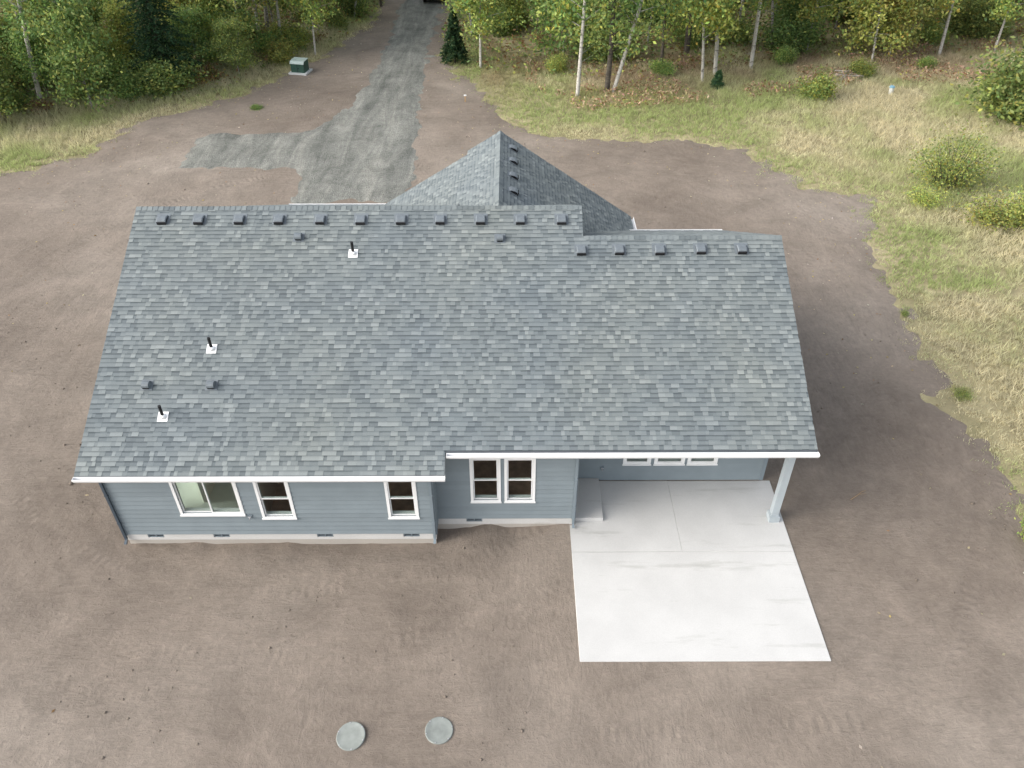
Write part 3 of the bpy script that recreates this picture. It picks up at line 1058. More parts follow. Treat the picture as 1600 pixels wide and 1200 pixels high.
# --- porch post and beam
px_, py_ = 7.57, 15.66
m = MB(); m.box(px_ - .10, px_ + .10, py_ - .10, py_ + .10, .12, zr(YR) - .42); post = hp(m, 'porch_post', 'post_paint')
m = MB(); m.box(px_ - .15, px_ + .15, py_ - .15, py_ + .15, .118, .34); m.box(px_ - .125, px_ + .125, py_ - .125, py_ + .125, .34, .37); hp(m, 'post_base', 'post_paint', post)
m = MB(); m.box(px_ - .13, px_ + .13, py_ - .13, py_ + .13, zr(YR) - .52, zr(YR) - .40); hp(m, 'post_cap', 'post_paint', post)
m = MB(); m.box(FXP + .03, XR - .12, py_ - .09, py_ + .09, zr(YR) - .45, zr(YR) - .20); hp(m, 'porch_beam', 'post_paint')

# --- small wall fittings
def hose_bib(x, y, z):
    m = MB(); m.box(x - .06, x + .06, y - .035, y - .012, z - .07, z + .07)
    b = hp(m, 'hose_tap', 'corner')
    m = MB(); m.tube((x, y - .03, z), (x, y - .12, z - .03), .02, .018, 8); m.tube((x - .04, y - .08, z + .035), (x + .04, y - .08, z + .035), .012, .012, 6)
    hp(m, 'spout', 'rim', b)
hose_bib(-7.2, W1, 1.14)
hose_bib(2.72, W3, .68)

# --- roof vents
def on_roof(px, py):
    r = ray(px, py)
    t = (ZL - S * YL - CAM_H) / (r.z - S * r.y)
    return Vector((0, 0, CAM_H)) + r * t
R_A = Matrix((Vector((1, 0, 0)), Vector((0, 1, S)).normalized(), Vector((0, -S, 1)).normalized())).transposed()
Vg = Vector((-1, 0, .6806)).normalized()
R_G = Matrix((Vector((0, 1, 0)), Vg, Vector((0, 1, 0)).cross(Vg).normalized())).transposed()
if (R_G @ Vector((0, 0, 1))).z < 0:
    R_G = Matrix((Vector((0, -1, 0)), Vg, Vector((0, -1, 0)).cross(Vg).normalized())).transposed()
def box_vent_proto():
    m = MB()
    m.box(-.24, .24, -.22, .24, .012, .02)
    fl = m.build('roof_vent', 'vent_hood')
    m = MB()
    w, b = .165, .03
    # hood: tapered block, taller on the down-slope side, rounded shoulders
    prof = [(-.20, .085), (-.195, .135), (-.16, .158), (-.05, .155), (.10, .10), (.16, .02)]
    n = len(prof)
    vs, fs = [], []
    for sx, ins in ((-1, 0), (-1, b), (1, b), (1, 0)):
        for (y, z) in prof:
            top = ins > 0
            vs.append((sx * (w - ins if top else w), y, z if top else max(.02, z - .035)))
    for r_ in range(3):
        for i in range(n - 1):
            a = r_ * n + i
            fs.append((a, a + 1, a + 1 + n, a + n))
    # skirts
    base = len(vs)
    vs += [(-w, -.20, .045), (w, -.20, .045), (-w, .16, .02), (w, .16, .02)]
    fs += [(0, base, base + 2, n - 1), (3 * n, 4 * n - 1, base + 3, base + 1)]
    fs += [(0, n, 2 * n, 3 * n)]
    m.add(vs, fs)
    h = m.build('hood', 'vent_hood', fl)
    m = MB()
    m.box(-.152, .152, -.240, -.203, .022, .132)
    m.box(-.145, .145, -.19, .05, .02, .06)
    m.build('louvre', 'dark', fl)
    return fl
def goose_proto():
    m = MB()
    m.box(-.16, .16, -.16, .16, .012, .02)
    fl = m.build('exhaust_vent', 'vent_hood')
    m = MB()
    prof = [(-.12, .05), (-.125, .10), (-.10, .15), (-.04, .175), (.03, .16), (.09, .10), (.11, .02), (-.09, .02)]
    m.prism(prof, 'x', -.095, .095)
    m.build('hood', 'vent_hood', fl)
    m = MB(); m.box(-.08, .08, -.13, -.10, .03, .085); m.build('mouth', 'dark', fl)
    return fl
def pipe_proto():
    m = MB()
    m.box(-.135, .135, -.13, .15, .012, .022)
    fl = m.build('vent_pipe', 'flashing')
    # boot cone and pipe stand plumb, so lean them against the slope
    d = R_A.transposed() @ Vector((0, 0, 1))
    m = MB(); m.tube((0, 0, .02), d * .09, .105, .06, 14); m.build('boot', 'flashing', fl, True)
    m = MB(); m.tube((0, 0, .0), d * .40, .042, .042, 12); m.build('pipe', 'black_pipe', fl, False)
    return fl
def place(proto, used, p, R):
    o = proto if not used else copy_tree(proto)
    R = R.to_4x4() @ Matrix.Diagonal((random.uniform(.82, .88),) * 2 + (random.uniform(.78, .9), 1)) if proto is bv else R.to_4x4()
    o.matrix_basis = Matrix.Translation(p + HOFF) @ R
    o.parent = house
    return o
bv, gv, pv = box_vent_proto(), goose_proto(), pipe_proto()
k = 0
for x in (255, 312, 375, 437, 501, 564, 627, 688, 751, 813, 877):
    place(bv, k, on_roof(x, 343), R_A); k += 1
for x, y in ((908, 391), (967, 390), (1030, 390), (1094, 389), (1158, 389)):
    place(bv, k, on_roof(x, y), R_A); k += 1
def on_gable(px, py):
    r = ray(px, py)
    t = (GZ + .6806 * GX - CAM_H) / (r.z + .6806 * r.x)
    return Vector((0, 0, CAM_H)) + r * t
for x, y in ((800, 232), (800, 252), (800, 275), (800, 299)):
    place(bv, k, on_gable(x, y), R_G); k += 1
for i, (x, y) in enumerate(((467, 371), (781, 373), (230, 602), (331, 602))):
    place(gv, i, on_roof(x, y), R_A)
for i, (x, y) in enumerate(((552, 397), (331, 546), (255, 652))):
    place(pv, i, on_roof(x, y), R_A)
q = atY(716, 320, 23.4)
o = place(pv, 1, Vector((q.x, 23.4, zGL(q.x, 0))), Matrix.Identity(3))

# ================================================================== PATIO
pat = empty('concrete_patio', (4.75, 14, 0))
tag(pat, 'pale new concrete patio slab running out from under the porch roof', 'patio')
def pp(x0, x1, y0, y1, z0, z1, name):
    import bmesh
    m = MB(); m.box(x0, x1, y0, y1, z0, z1)
    o = m.build(name, 'concrete')
    bm = bmesh.new(); bm.from_mesh(o.data)
    bmesh.ops.bevel(bm, geom=[e for e in bm.edges], offset=.008, segments=1, affect='EDGES')
    bm.to_mesh(o.data); bm.free()
    o.data.transform(Matrix.Translation((-4.75, -14, 0)))
    o.parent = pat
def pl(poly, z0, z1, name):
    m = MB(); m.prism(poly, 'z', z0, z1)
    o = m.build(name, 'concrete')
    o.data.transform(Matrix.Translation((-4.75, -14, 0)))
    o.parent = pat
j = .003
pl([(1.67, 14.46 + j), (4.75 - j, 14.46 + j), (4.75 - j, 17.19), (1.83, 17.19), (1.83, 15.43), (1.67, 15.43)], -.1, .12, 'slab')
pp(4.75 + j, 7.87, 14.46 + j, 17.19, -.1, .12, 'slab')
pp(1.67, 7.87, 11.066, 14.46 - j, -.1, .119, 'slab')
pp(1.83, 2.64, 15.58, 17.185, .1205, .25, 'door_landing')

# ================================================================== SEPTIC LIDS
def lid(px, py, r, tilt, lab):
    p = atZ(px, py, .1)
    e = empty('septic_tank_lid', (p.x, p.y, .045))
    m = MB(); m.tube((0, 0, -.12), (0, 0, .030), r * .93, r * .93, 40); m.build('riser', 'tank_lid', e)
    n = 48
    vs, fs = [], []
    rings = [(1.0, .0), (1.0, .030), (.985, .036), (.92, .037), (.905, .035), (.5, .037), (.0, .038)]
    for rr, z in rings[:-1]:
        for i in range(n):
            t = 2 * math.pi * i / n
            vs.append((r * rr * math.cos(t), r * rr * math.sin(t), z))
    vs.append((0, 0, rings[-1][1]))
    for k_ in range(len(rings) - 2):
        for i in range(n):
            a, b = k_ * n + i, k_ * n + (i + 1) % n
            fs.append((a, b, b + n, a + n))
    c = (len(rings) - 2) * n
    for i in range(n):
        fs.append((c + i, c + (i + 1) % n, len(vs) - 1))
    me = mesh_obj('lid', vs, fs, 'tank_lid', e, True)
    m = MB()
    for i in range(6):
        t = 2 * math.pi * i / 6 + .3
        m.tube((r * .935 * math.cos(t), r * .935 * math.sin(t), .036), (r * .935 * math.cos(t), r * .935 * math.sin(t), .050), .014, .014, 8)
    m.build('screw', 'rim', e)
    e.rotation_euler = tilt
    tag(e, lab, 'lid', 'septic tank lids set in the dirt')
lid(548, 1149, .335, (math.radians(2), math.radians(-5), .4), 'pale green round tank lid tilted in the dirt, farther from the patio')
lid(686, 1140, .325, (math.radians(1), math.radians(1), 0), 'pale green round tank lid lying level in the dirt, nearer the patio')

# ================================================================== UTILITY BOX, WELL CAP, STAKE, CAR
p = atZ(470, 114)
e = empty('transformer_box', (p.x, p.y, .04)); e.rotation_euler = (0, 0, math.radians(-12))
tag(e, 'dark green utility transformer box on a pale pad beside the wood', 'utility box')
m = MB(); m.box(-.62, .62, -.55, .6, -.1, .1); m.build('pad', 'pad', e)
m = MB(); m.prism([(-.40, .1), (.40, .1), (.40, .80), (-.28, .80), (-.40, .66)], 'x', -.46, .46); bx = m.build('cabinet', 'metal_green', e)
m = MB(); m.prism([(-.43, .66), (-.30, .82), (.42, .84), (.42, .80), (-.28, .79), (-.40, .64)], 'x', -.49, .49); m.build('lid', 'metal_green_top', e)
m = MB(); m.box(-.012, .012, -.412, -.401, .14, .62); m.box(.05, .10, -.42, -.401, .35, .42); m.build('door_seam', 'dark', e)

p = atZ(1391, 146)
e = empty('well_cap', (p.x, p.y, 0))
tag(e, 'white wellhead pipe with a blue cap standing in the rough grass', 'wellhead')
m = MB(); m.tube((0, 0, -.1), (0, 0, .40), .13, .13, 16); m.build('casing', 'pad', e)
m = MB(); m.tube((0, 0, .38), (0, 0, .44), .17, .17, 16); m.tube((0, 0, .44), (0, 0, .49), .15, .09, 16); m.build('cap', 'blue_cap', e)
m = MB(); m.tube((.16, .05, -.1), (.16, .05, .42), .03, .03, 8); m.build('conduit', 'flashing', e)

p = atZ(727, 160)
e = empty('survey_stake', (p.x, p.y, .02))
tag(e, 'short wooden stake with a white top on the dirt by the driveway', 'stake')
m = MB(); m.prism([(-.04, .38), (.04, .38), (.04, 0), (0, -.15), (-.04, 0)], 'y', -.02, .02); m.build('stake_body', 'stake', e)
m = MB(); m.box(-.075, .075, -.045, .045, .381, .44); m.build('stake_cap', 'flashing', e)

def make_car(x, y, rz):
    e = empty('parked_car', (x, y, .10)); e.rotation_euler = (0, 0, rz)
    tag(e, 'black parked car on the gravel drive in the wood', 'car')
    W = .9
    prof = [(-2.2, .35), (-2.25, .62), (-2.15, .92), (-1.55, 1.02), (-1.0, 1.45), (.9, 1.50), (1.7, 1.08), (2.15, 1.0), (2.25, .6), (2.2, .33)]
    prof = [(b_, c_) for b_, c_ in prof]
    n = len(prof)
    vs, fs = [], []
    for xx, ins in ((-W, 1), (-W + .1, 0), (W - .1, 0), (W, 1)):
        for (a, b_) in prof:
            tap = .16 if b_ > 1.2 else 0
            s = -1 if xx < 0 else 1
            vs.append((xx - s * tap, a * (1 if not ins else .985), b_ - (.06 if ins else 0)))
    for r_ in range(3):
        for i in range(n):
            a_, b2 = r_ * n + i, r_ * n + (i + 1) % n
            fs.append((a_, b2, b2 + n, a_ + n))
    fs += [tuple(range(n)), tuple(range(3 * n, 4 * n))]
    m = MB(); m.add(vs, fs); m.build('body', 'car_paint', e)
    m = MB(); m.prism([(-1.52, 1.045), (-1.04, 1.43), (-1.06, 1.455), (-1.56, 1.055)], 'x', -.66, .66); m.build('windscreen', 'head', e)
    m = MB(); m.prism([(1.66, 1.12), (.95, 1.49), (.97, 1.52), (1.69, 1.13)], 'x', -.64, .64); m.build('window', 'dark', e)
    for sx in (-1, 1):
        m = MB(); m.box(sx * .62 - .16, sx * .62 + .16, -2.27, -2.18, .66, .82); m.build('headlight', 'head', e)
        m = MB(); m.box(sx * .68 - .14, sx * .68 + .14, 2.18, 2.26, .75, .95); m.build('tail_light', 'tail', e)
        m = MB(); m.box(sx * .98 - .08, sx * .98 + .08, -.95, -.8, 1.0, 1.13); m.build('mirror', 'car_paint', e)
        for yy in (-1.4, 1.38):
            m = MB(); m.tube((sx * .93, yy, .33), (sx * .68, yy, .33), .33, .33, 20); w = m.build('wheel', 'tyre', e)
            m = MB(); m.tube((sx * .94, yy, .33), (sx * .925, yy, .33), .2, .21, 16); m.build('rim', 'rim', w)
c0 = atZ(676, 9)
make_car(c0.x, c0.y + 2.3, math.radians(4))

# ================================================================== VEGETATION
GREEN = np.array((.225, .315, .100)); DGREEN = np.array((.150, .235, .085)); YGREEN = np.array((.400, .435, .125)); YELL = np.array((.40, .34, .075)); BROWN = np.array((.23, .145, .070)); TAN = np.array((.46, .39, .22))
def leaves(cent, size, cols, flat=0.0, elong=1.7):
    """diamond leaves at the given centres"""
    n = len(cent)
    a = rng.normal(size=(n, 3)); a[:, 2] *= (1 - flat)
    a /= np.linalg.norm(a, axis=1, keepdims=True) + 1e-9
    b = rng.normal(size=(n, 3)); b[:, 2] *= (1 - flat)
    b -= (b * a).sum(1, keepdims=True) * a
    b /= np.linalg.norm(b, axis=1, keepdims=True) + 1e-9
    s = (size * rng.uniform(.65, 1.35, n))[:, None]
    v = np.stack([cent + a * s * elong * .5, cent + b * s * .5, cent - a * s * elong * .5, cent - b * s * .5], 1).reshape(-1, 3)
    return v, np.repeat(cols, 4, 0)
def palette(n, opts, w):
    o = np.array(opts)[rng.choice(len(opts), n, p=np.array(w) / sum(w))]
    return o * rng.uniform(.7, 1.3, (n, 1)) * (1 + rng.normal(size=(n, 3)) * .05)
def limb(mb, pts, r0, r1, n=6):
    for i in range(len(pts) - 1):
        t0, t1 = i / (len(pts) - 1), (i + 1) / (len(pts) - 1)
        mb.tube(pts[i], pts[i + 1], r0 + (r1 - r0) * t0, r0 + (r1 - r0) * t1, n, False)
def tree_meshes(h, r, base, nl, spread, pal, w, bark, lsize, nleaf, bend=.5, twig=0):
    mb = MB()
    ph = random.uniform(0, 6.28)
    K = 9
    tr = []
    for i in range(K + 1):
        t = i / K
        off = bend * (math.sin(t * 3.0 + ph) - math.sin(ph)) * .6
        tr.append(Vector((off * math.cos(ph), off * math.sin(ph), h * t - .2 * (i == 0))))
    def at(z):
        t = max(0, min(.999, z / h)) * K
        i = int(t)
        return tr[i].lerp(tr[i + 1], t - i)
    limb(mb, tr, r, r * .18, 9)
    C = []
    for i in range(nl):
        z = base + (h * .98 - base) * ((i + random.random()) / nl) ** .9
        a = random.uniform(0, 6.283)
        rel = (z - base) / (h - base)
        L = spread * (0.55 + .75 * math.sin(min(1, rel * 1.1 + .25) * 2.7)) * random.uniform(.55, 1.15)
        up = random.uniform(.15, .7)
        p0 = at(z)
        d = Vector((math.cos(a), math.sin(a), up)).normalized()
        p1 = p0 + d * L * .5
        p2 = p0 + d * L + Vector((0, 0, -L * random.uniform(.0, .3)))
        limb(mb, [p0, p1, p2], max(.015, r * .28 * (1 - rel * .6)), .008, 5)
        for c in range(random.randint(3, 6)):
            t = random.uniform(.35, 1.1)
            q = (p0.lerp(p1, t * 2) if t < .5 else p1.lerp(p2, t * 2 - 1)) + Vector(rng.normal(size=3)) * .25
            C.append((q, random.uniform(.28, .62)))
    for i in range(twig):
        z = random.uniform(.8, base + 1); a = random.uniform(0, 6.28); p0 = at(z)
        limb(mb, [p0, p0 + Vector((math.cos(a), math.sin(a), random.uniform(-.1, .4))) * random.uniform(.4, 1.2)], .014, .004, 4)
    me_t = mb.build('trunk', bark, None, True)
    tm = me_t.data
    bpy.data.objects.remove(me_t)
    per = max(6, nleaf // len(C))
    cents, shade = [], []
    for q, s in C:
        m_ = int(per * (s / .45) ** 1.6)
        cents.append(np.array(q) + rng.normal(size=(m_, 3)) * s * np.array((1, 1, .7)))
        shade.append(np.full(m_, rng.uniform(.8, 1.2)))
    cents = np.concatenate(cents); shade = np.concatenate(shade)
    cents[:, 2] = np.maximum(cents[:, 2], .4)
    cols = palette(len(cents), pal, w) * shade[:, None]
    v, c = leaves(cents, lsize, cols)
    return tm, np_mesh('crown', v, 4, 'leaf', c)
def fir_meshes(h, r, dens, dark):
    mb = MB()
    limb(mb, [Vector((0, 0, -.2)), Vector((0, 0, h * .5)), Vector((0, 0, h))], h * .014 + .02, .008, 7)
    V, Cc = [], []
    nw = int(h * dens)
    for i in range(nw):
        t = (i + .3) / nw
        z = .12 * h + .86 * h * t
        R = r * (1 - t) ** .85 + .06
        nb = 6 if t < .8 else 4
        for k_ in range(nb):
            a = k_ * 6.283 / nb + random.uniform(-.5, .5)
            L = R * random.uniform(.75, 1.12)
            d = np.array((math.cos(a), math.sin(a), 0))
            tip = np.array((0, 0, z)) + d * L + np.array((0, 0, -.28 * L))
            mb.tube((0, 0, z), tuple(tip), .012, .004, 4, False)
            m_ = int(12 + L * 38)
            s = rng.uniform(.1, 1.02, m_)
            side = np.array((-d[1], d[0], 0))
            c = np.array((0, 0, z)) + d * L * s[:, None] + np.array((0, 0, -1.0)) * (.28 * L * s ** 1.3)[:, None] + side * (rng.normal(size=m_) * .20 * L * (1.1 - s))[:, None] + rng.normal(size=(m_, 3)) * .03
            V.append(c)
    o = mb.build('trunk', 'bark_dark', None, True); tm = o.data; bpy.data.objects.remove(o)
    cents = np.concatenate(V)
    cols = palette(len(cents), [(.030, .075, .040), (.045, .100, .048), (.070, .130, .050)], dark)
    v, c = leaves(cents, .085, cols, .5, 2.6)
    return tm, np_mesh('crown', v, 4, 'leaf', c)
def shrub_meshes(h, r, n, pal, w, lsize, lobes):
    mb = MB()
    cents, sh = [], []
    for i in range(lobes):
        a = random.uniform(0, 6.283); rr = r * math.sqrt(random.random()) * .85
        top = h * random.uniform(.5, 1.0) * (1 - .35 * (rr / r) ** 2)
        tip = Vector((rr * math.cos(a), rr * math.sin(a), top))
        b0 = Vector((rr * .25 * math.cos(a), rr * .25 * math.sin(a), -.1))
        limb(mb, [b0, b0.lerp(tip, .5) + Vector((0, 0, top * .12)), tip], .022, .006, 5)
        m_ = n // lobes
        t = rng.uniform(.15, 1.08, m_)[:, None]
        base = np.array(b0) * (1 - t) + np.array(tip) * t
        cents.append(base + rng.normal(size=(m_, 3)) * np.array((.40, .40, .28)) * (r * .6))
        sh.append(np.full(m_, rng.uniform(.75, 1.25)))
    cents = np.concatenate(cents); sh = np.concatenate(sh)
    cents[:, 2] = np.abs(cents[:, 2]) + .03
    o = mb.build('stem', 'bark_dark', None, True); sm = o.data; bpy.data.objects.remove(o)
    v, c = leaves(cents, lsize, palette(len(cents), pal, w) * sh[:, None])
    return sm, np_mesh('foliage', v, 4, 'leaf', c)

# prototypes -------------------------------------------------------------
PALG, WG = [GREEN, DGREEN, YGREEN], (5, 4, 2)
PALY, WY = [GREEN, YGREEN, YELL, DGREEN], (3, 5, 1.2, 1)
T_PALE = [tree_meshes(13, .13, 3.2, 34, 1.9, PALY, WY, 'bark_pale', .15, 4800, .5, 6),
          tree_meshes(15, .15, 4.2, 36, 2.0, PALG, WG, 'bark_pale', .15, 4600, .7, 8),
          tree_meshes(11, .10, 2.6, 30, 1.6, PALY, (3, 6, 1, .6), 'bark_pale', .15, 5500, .4, 4)]
T_GREY = [tree_meshes(16, .19, 3.8, 38, 2.3, PALG, (5, 5, 1.5), 'bark_grey', .16, 5000, .6, 8),
          tree_meshes(14, .15, 3.0, 34, 2.1, PALY, (4, 4, .6, 2), 'bark_grey', .16, 5000, .5, 8)]
T_DARK = [tree_meshes(17, .21, 2.8, 40, 2.4, PALG, (5, 4, 2.5), 'bark_dark', .16, 5200, .6, 8),
          tree_meshes(13, .14, 2.2, 34, 2.0, PALY, (5, 4, .4, 3), 'bark_dark', .16, 5000, .5, 6)]
T_LOW = [tree_meshes(7.5, .08, 1.3, 30, 1.7, PALY, (3, 7, .8, .4), 'bark_pale', .14, 6500, .3, 3),
         tree_meshes(7.0, .08, 1.0, 30, 1.8, PALG, (6, 4, 2), 'bark_grey', .14, 6500, .3, 3)]
FIR = fir_meshes(3.3, .95, 8, (3, 4, 3))
FIR_S = fir_meshes(1.1, .42, 16, (2, 3, 4))
FIR_L = fir_meshes(12, 2.4, 3.4, (5, 3, 1))
SH_G = [shrub_meshes(2.6, 1.6, 8500, PALG, (6, 4, 2.5), .092, 17), shrub_meshes(3.4, 1.7, 9000, PALG, (5, 6, 1.2), .095, 18), shrub_meshes(1.7, 1.2, 5000, PALG, (5, 3, 3), .085, 12)]
SH_Y = [shrub_meshes(2.2, 1.5, 7500, PALY, (3, 6, .8, .8), .075, 20), shrub_meshes(1.4, 1.0, 4500, PALY, (3, 6, .8, .8), .070, 14)]
SH_B = [shrub_meshes(1.2, 1.0, 1700, [BROWN, YELL, GREEN, TAN * .6], (5, 1.2, 2, 2), .10, 10), shrub_meshes(.8, .8, 1200, [BROWN, TAN * .7, YGREEN], (4, 3, 2), .09, 8)]

SH_W = [shrub_meshes(2.4, 1.7, 4200, PALY, (4, 6, .6, 1), .060, 30), shrub_meshes(1.3, 1.1, 2200, PALY, (4, 6, .6, 1), .055, 20)]
def plant(name, meshes, x, y, label, cat, group=None, s=1.0, rz=None, lean=(0, 0), parts=('trunk', 'crown'), z=0.0, flat=1.0):
    e = empty(name, (x, y, z))
    e.rotation_euler = (lean[0], lean[1], random.uniform(0, 6.28) if rz is None else rz)
    if lean != (0, 0):
        # lean applied after spin
        e.rotation_mode = 'XYZ'
        Rm = Matrix.Rotation(lean[1], 3, 'Y') @ Matrix.Rotation(lean[0], 3, 'X') @ Matrix.Rotation(random.uniform(0, 6.28), 3, 'Z')
        e.rotation_euler = Rm.to_euler()
    e.scale = (s, s, s * flat * random.uniform(.92, 1.1))
    if parts[0] == 'stem':
        e.scale = (s * random.uniform(.8, 1.35), s * random.uniform(.8, 1.35), s * flat * random.uniform(.75, 1.15))
    for nm, me in zip(parts, meshes):
        link(nm, me, e)
    tag(e, label, cat, group)
    return e
def lean_from(px0, py0, px1, py1):
    """sideways lean of a trunk seen from its foot to a higher point in the same upright plane"""
    a = atZ(px0, py0); b = atY(px1, py1, a.y)
    return a, math.atan2(b.x - a.x, b.z)

occupied = []
def hand(px, py, qx, qy, meshes, name, label, s=1.0, cat='tree'):
    a, l = lean_from(px, py, qx, qy)
    occupied.append((a.x, a.y))
    return plant(name, meshes, a.x, a.y, label, cat, 'trees along the edge of the wood', s, lean=(0, l * .9))
# left wood, from the clearing's edge towards the driveway
hand(66, 166, 40, 0, T_PALE[1], 'pale_tree', 'leaning pale trunked tree rising from dry grass left of the driveway', 1.05)
hand(325, 62, 311, 0, T_PALE[1], 'pale_tree', 'pale barked tree behind the dark conifer', .95)
hand(374, 96, 364, 0, T_GREY[1], 'grey_tree', 'slim grey tree with dark foot behind the green utility box', .8)
for i, (a_, b_, c_, d_, mm) in enumerate(((405, 58, 402, 0, T_PALE[1]), (420, 62, 418, 0, T_GREY[0]), (441, 76, 437, 0, T_PALE[0]))):
    hand(a_, b_, c_, d_, mm, 'grey_tree', 'tree in a tight clump of three pale grey trunks behind the utility box', .85)
hand(493, 86, 486, 0, T_PALE[2], 'pale_tree', 'thin white tree between the utility box and the gravel driveway', .8)
hand(553, 30, 556, 0, T_PALE[2], 'pale_tree', 'slim white trunked tree on the left verge of the far driveway', .9)
hand(596, 10, 594, 0, T_DARK[1], 'dark_tree', 'dark trunked tree on the verge where the driveway enters the wood', .8)
# conifers
a = atZ(268, 150); occupied.append((a.x, a.y)); plant('fir_tree', FIR_L, a.x - .5, a.y + 1.2, 'tall dark blue green conifer among the shrubs left of the driveway', 'conifer', s=.95)
a = atZ(711, 98); occupied.append((a.x, a.y)); plant('fir_tree', FIR, a.x, a.y, 'small young fir tree beside the right edge of the driveway', 'conifer')
a = atZ(1120, 137); plant('fir_tree', FIR_S, a.x, a.y, 'tiny fir seedling in dry grass below the twin white trunks', 'conifer')
# right wood
hand(751, 106, 750, 0, T_PALE[2], 'pale_tree', 'thin pale tree standing just right of the small fir', .95)
hand(902, 152, 911, 0, T_PALE[0], 'pale_tree', 'pale trunked tree with drooping yellow green leaves at the meadow edge', 1.0)
hand(948, 144, 962, 0, T_DARK[0], 'dark_tree', 'dark trunked tree sharing its foot with a leaning white trunk', .85)
hand(958, 144, 994, 40, T_PALE[1], 'pale_tree', 'white trunked tree leaning away from the dark trunk beside it', .9)
hand(1033, 106, 1042, 20, T_DARK[1], 'dark_tree', 'slim dark tree between the leaning white trunk and the twin white trunks', .8)
hand(1097, 127, 1104, 20, T_PALE[2], 'pale_tree', 'thin straight white trunk, nearer the leaning white tree of the pair', 1.0)
hand(1117, 117, 1130, 0, T_PALE[1], 'pale_tree', 'straight white trunk just above the tiny fir seedling', .95)
hand(1173, 107, 1194, 0, T_PALE[1], 'pale_tree', 'tall white tree leaning right, at the head of the brown weeds', .9)
hand(1206, 80, 1210, 0, T_GREY[1], 'grey_tree', 'grey tree in the shade behind the brown weeds', .8)
hand(1247, 76, 1255, 0, T_PALE[0], 'pale_tree', 'spotted pale tree in the shade behind the brown weeds', .9)
hand(1260, 82, 1275, 0, T_PALE[2], 'pale_tree', 'thin leaning pale tree beside the spotted pale tree', .9)
hand(1362, 97, 1372, 55, T_LOW[0], 'low_tree', 'bright yellow green young tree on a short white stem', 1.0)
hand(1388, 90, 1393, 60, T_LOW[0], 'low_tree', 'second bright young tree with a pale spotted foot', .9)
hand(1467, 87, 1496, 0, T_PALE[0], 'pale_tree', 'pale tree leaning over the meadow behind the big rounded bush', .9)
hand(1553, 80, 1580, 0, T_PALE[2], 'pale_tree', 'thin leaning pale tree beyond the big rounded bush', .9)
hand(1505, 45, 1515, 0, T_GREY[1], 'grey_tree', 'grey trunked tree in the wood beyond the leaning pale tree', .8)

# filler trees of the wood
WOOD_L = P2([(-260, 205), (0, 186), (90, 168), (200, 160), (330, 143), (390, 112), (460, 84), (530, 52), (592, 0)]) + [(-12.5, 98), (-80, 98), (-80, 50)]
WOOD_R = P2([(700, 55), (735, 100), (800, 112), (900, 118), (1000, 112), (1100, 104), (1200, 92), (1320, 84), (1450, 80), (1600, 72), (1800, 90)]) + [(75, 60), (75, 98), (-2.0, 98), (-2.0, 76)]
GLADE = P2([(378, 130), (380, 40), (395, 8), (590, 8), (560, 60), (470, 112)])
def scatter(poly, n, gap, taken, inset=0.0, ymax=97):
    P = np.array(poly)
    out = []
    tries = 0
    while len(out) < n and tries < n * 60:
        tries += 1
        x, y = random.uniform(P[:, 0].min(), P[:, 0].max()), random.uniform(P[:, 1].min(), min(ymax, P[:, 1].max()))
        if sdist(np.array([x]), np.array([y]), poly)[0] < inset:
            continue
        if sdist(np.array([x]), np.array([y]), GLADE)[0] > 0 and random.random() < .85:
            continue
        # keep to what the lens or a step to the side can see
        if abs(x) > 0.62 * y + 4:
            continue
        if any((x - a) ** 2 + (y - b) ** 2 < gap * gap for a, b in out) or any((x - a) ** 2 + (y - b) ** 2 < (gap * .8) ** 2 for a, b in taken):
            continue
        out.append((x, y))
    return out
def zone(x, y):
    p = (x / y)
    if p < -.42: return 'by the leaning pale tree'
    if p < -.30: return 'by the tall dark conifer'
    if p < -.18: return 'behind the green utility box'
    if p < -.02: return 'along the far driveway'
    if p < .14: return 'by the small fir'
    if p < .30: return 'behind the twin white trunks'
    if p < .44: return 'behind the bright young trees'
    return 'behind the big rounded bush'
LOOK = {}
for l_, nm_ in ((T_PALE, ('pale barked yellowing', 'tall pale barked green', 'slim white barked')), (T_GREY, ('thick grey barked', 'slim grey barked')), (T_DARK, ('thick dark barked', 'slim dark barked')), (T_LOW, ('low bright yellow green', 'low mid green')),
                (SH_G, ('rounded green', 'tall dark green', 'low green')), (SH_Y, ('yellow green', 'small yellow green')), (SH_B, ('reddish brown', 'low tan'))):
    for me_, n_ in zip(l_, nm_):
        LOOK[me_[1].name] = n_
KINDS = [('pale_tree', T_PALE, 'pale barked'), ('grey_tree', T_GREY, 'grey barked'), ('dark_tree', T_DARK, 'dark barked'), ('low_tree', T_LOW, 'low leafy young')]
for poly, side, wts in ((WOOD_L, 'left of the driveway', (3, 4, 5, 4)), (WOOD_R, 'right of the driveway', (5, 3, 3, 6))):
    for (x, y) in scatter(poly, 55 if poly is WOOD_L else 62, 3.2, occupied, 1.5):
        nm, lib, adj = random.choices(KINDS, wts)[0]
        mm = random.choice(lib)
        plant(nm, mm, x, y, f'{LOOK[mm[1].name]} tree inside the wood {zone(x, y)}', 'tree', 'trees filling the wood', random.uniform(.8, 1.1), lean=(random.uniform(-.05, .05), random.uniform(-.06, .06)))

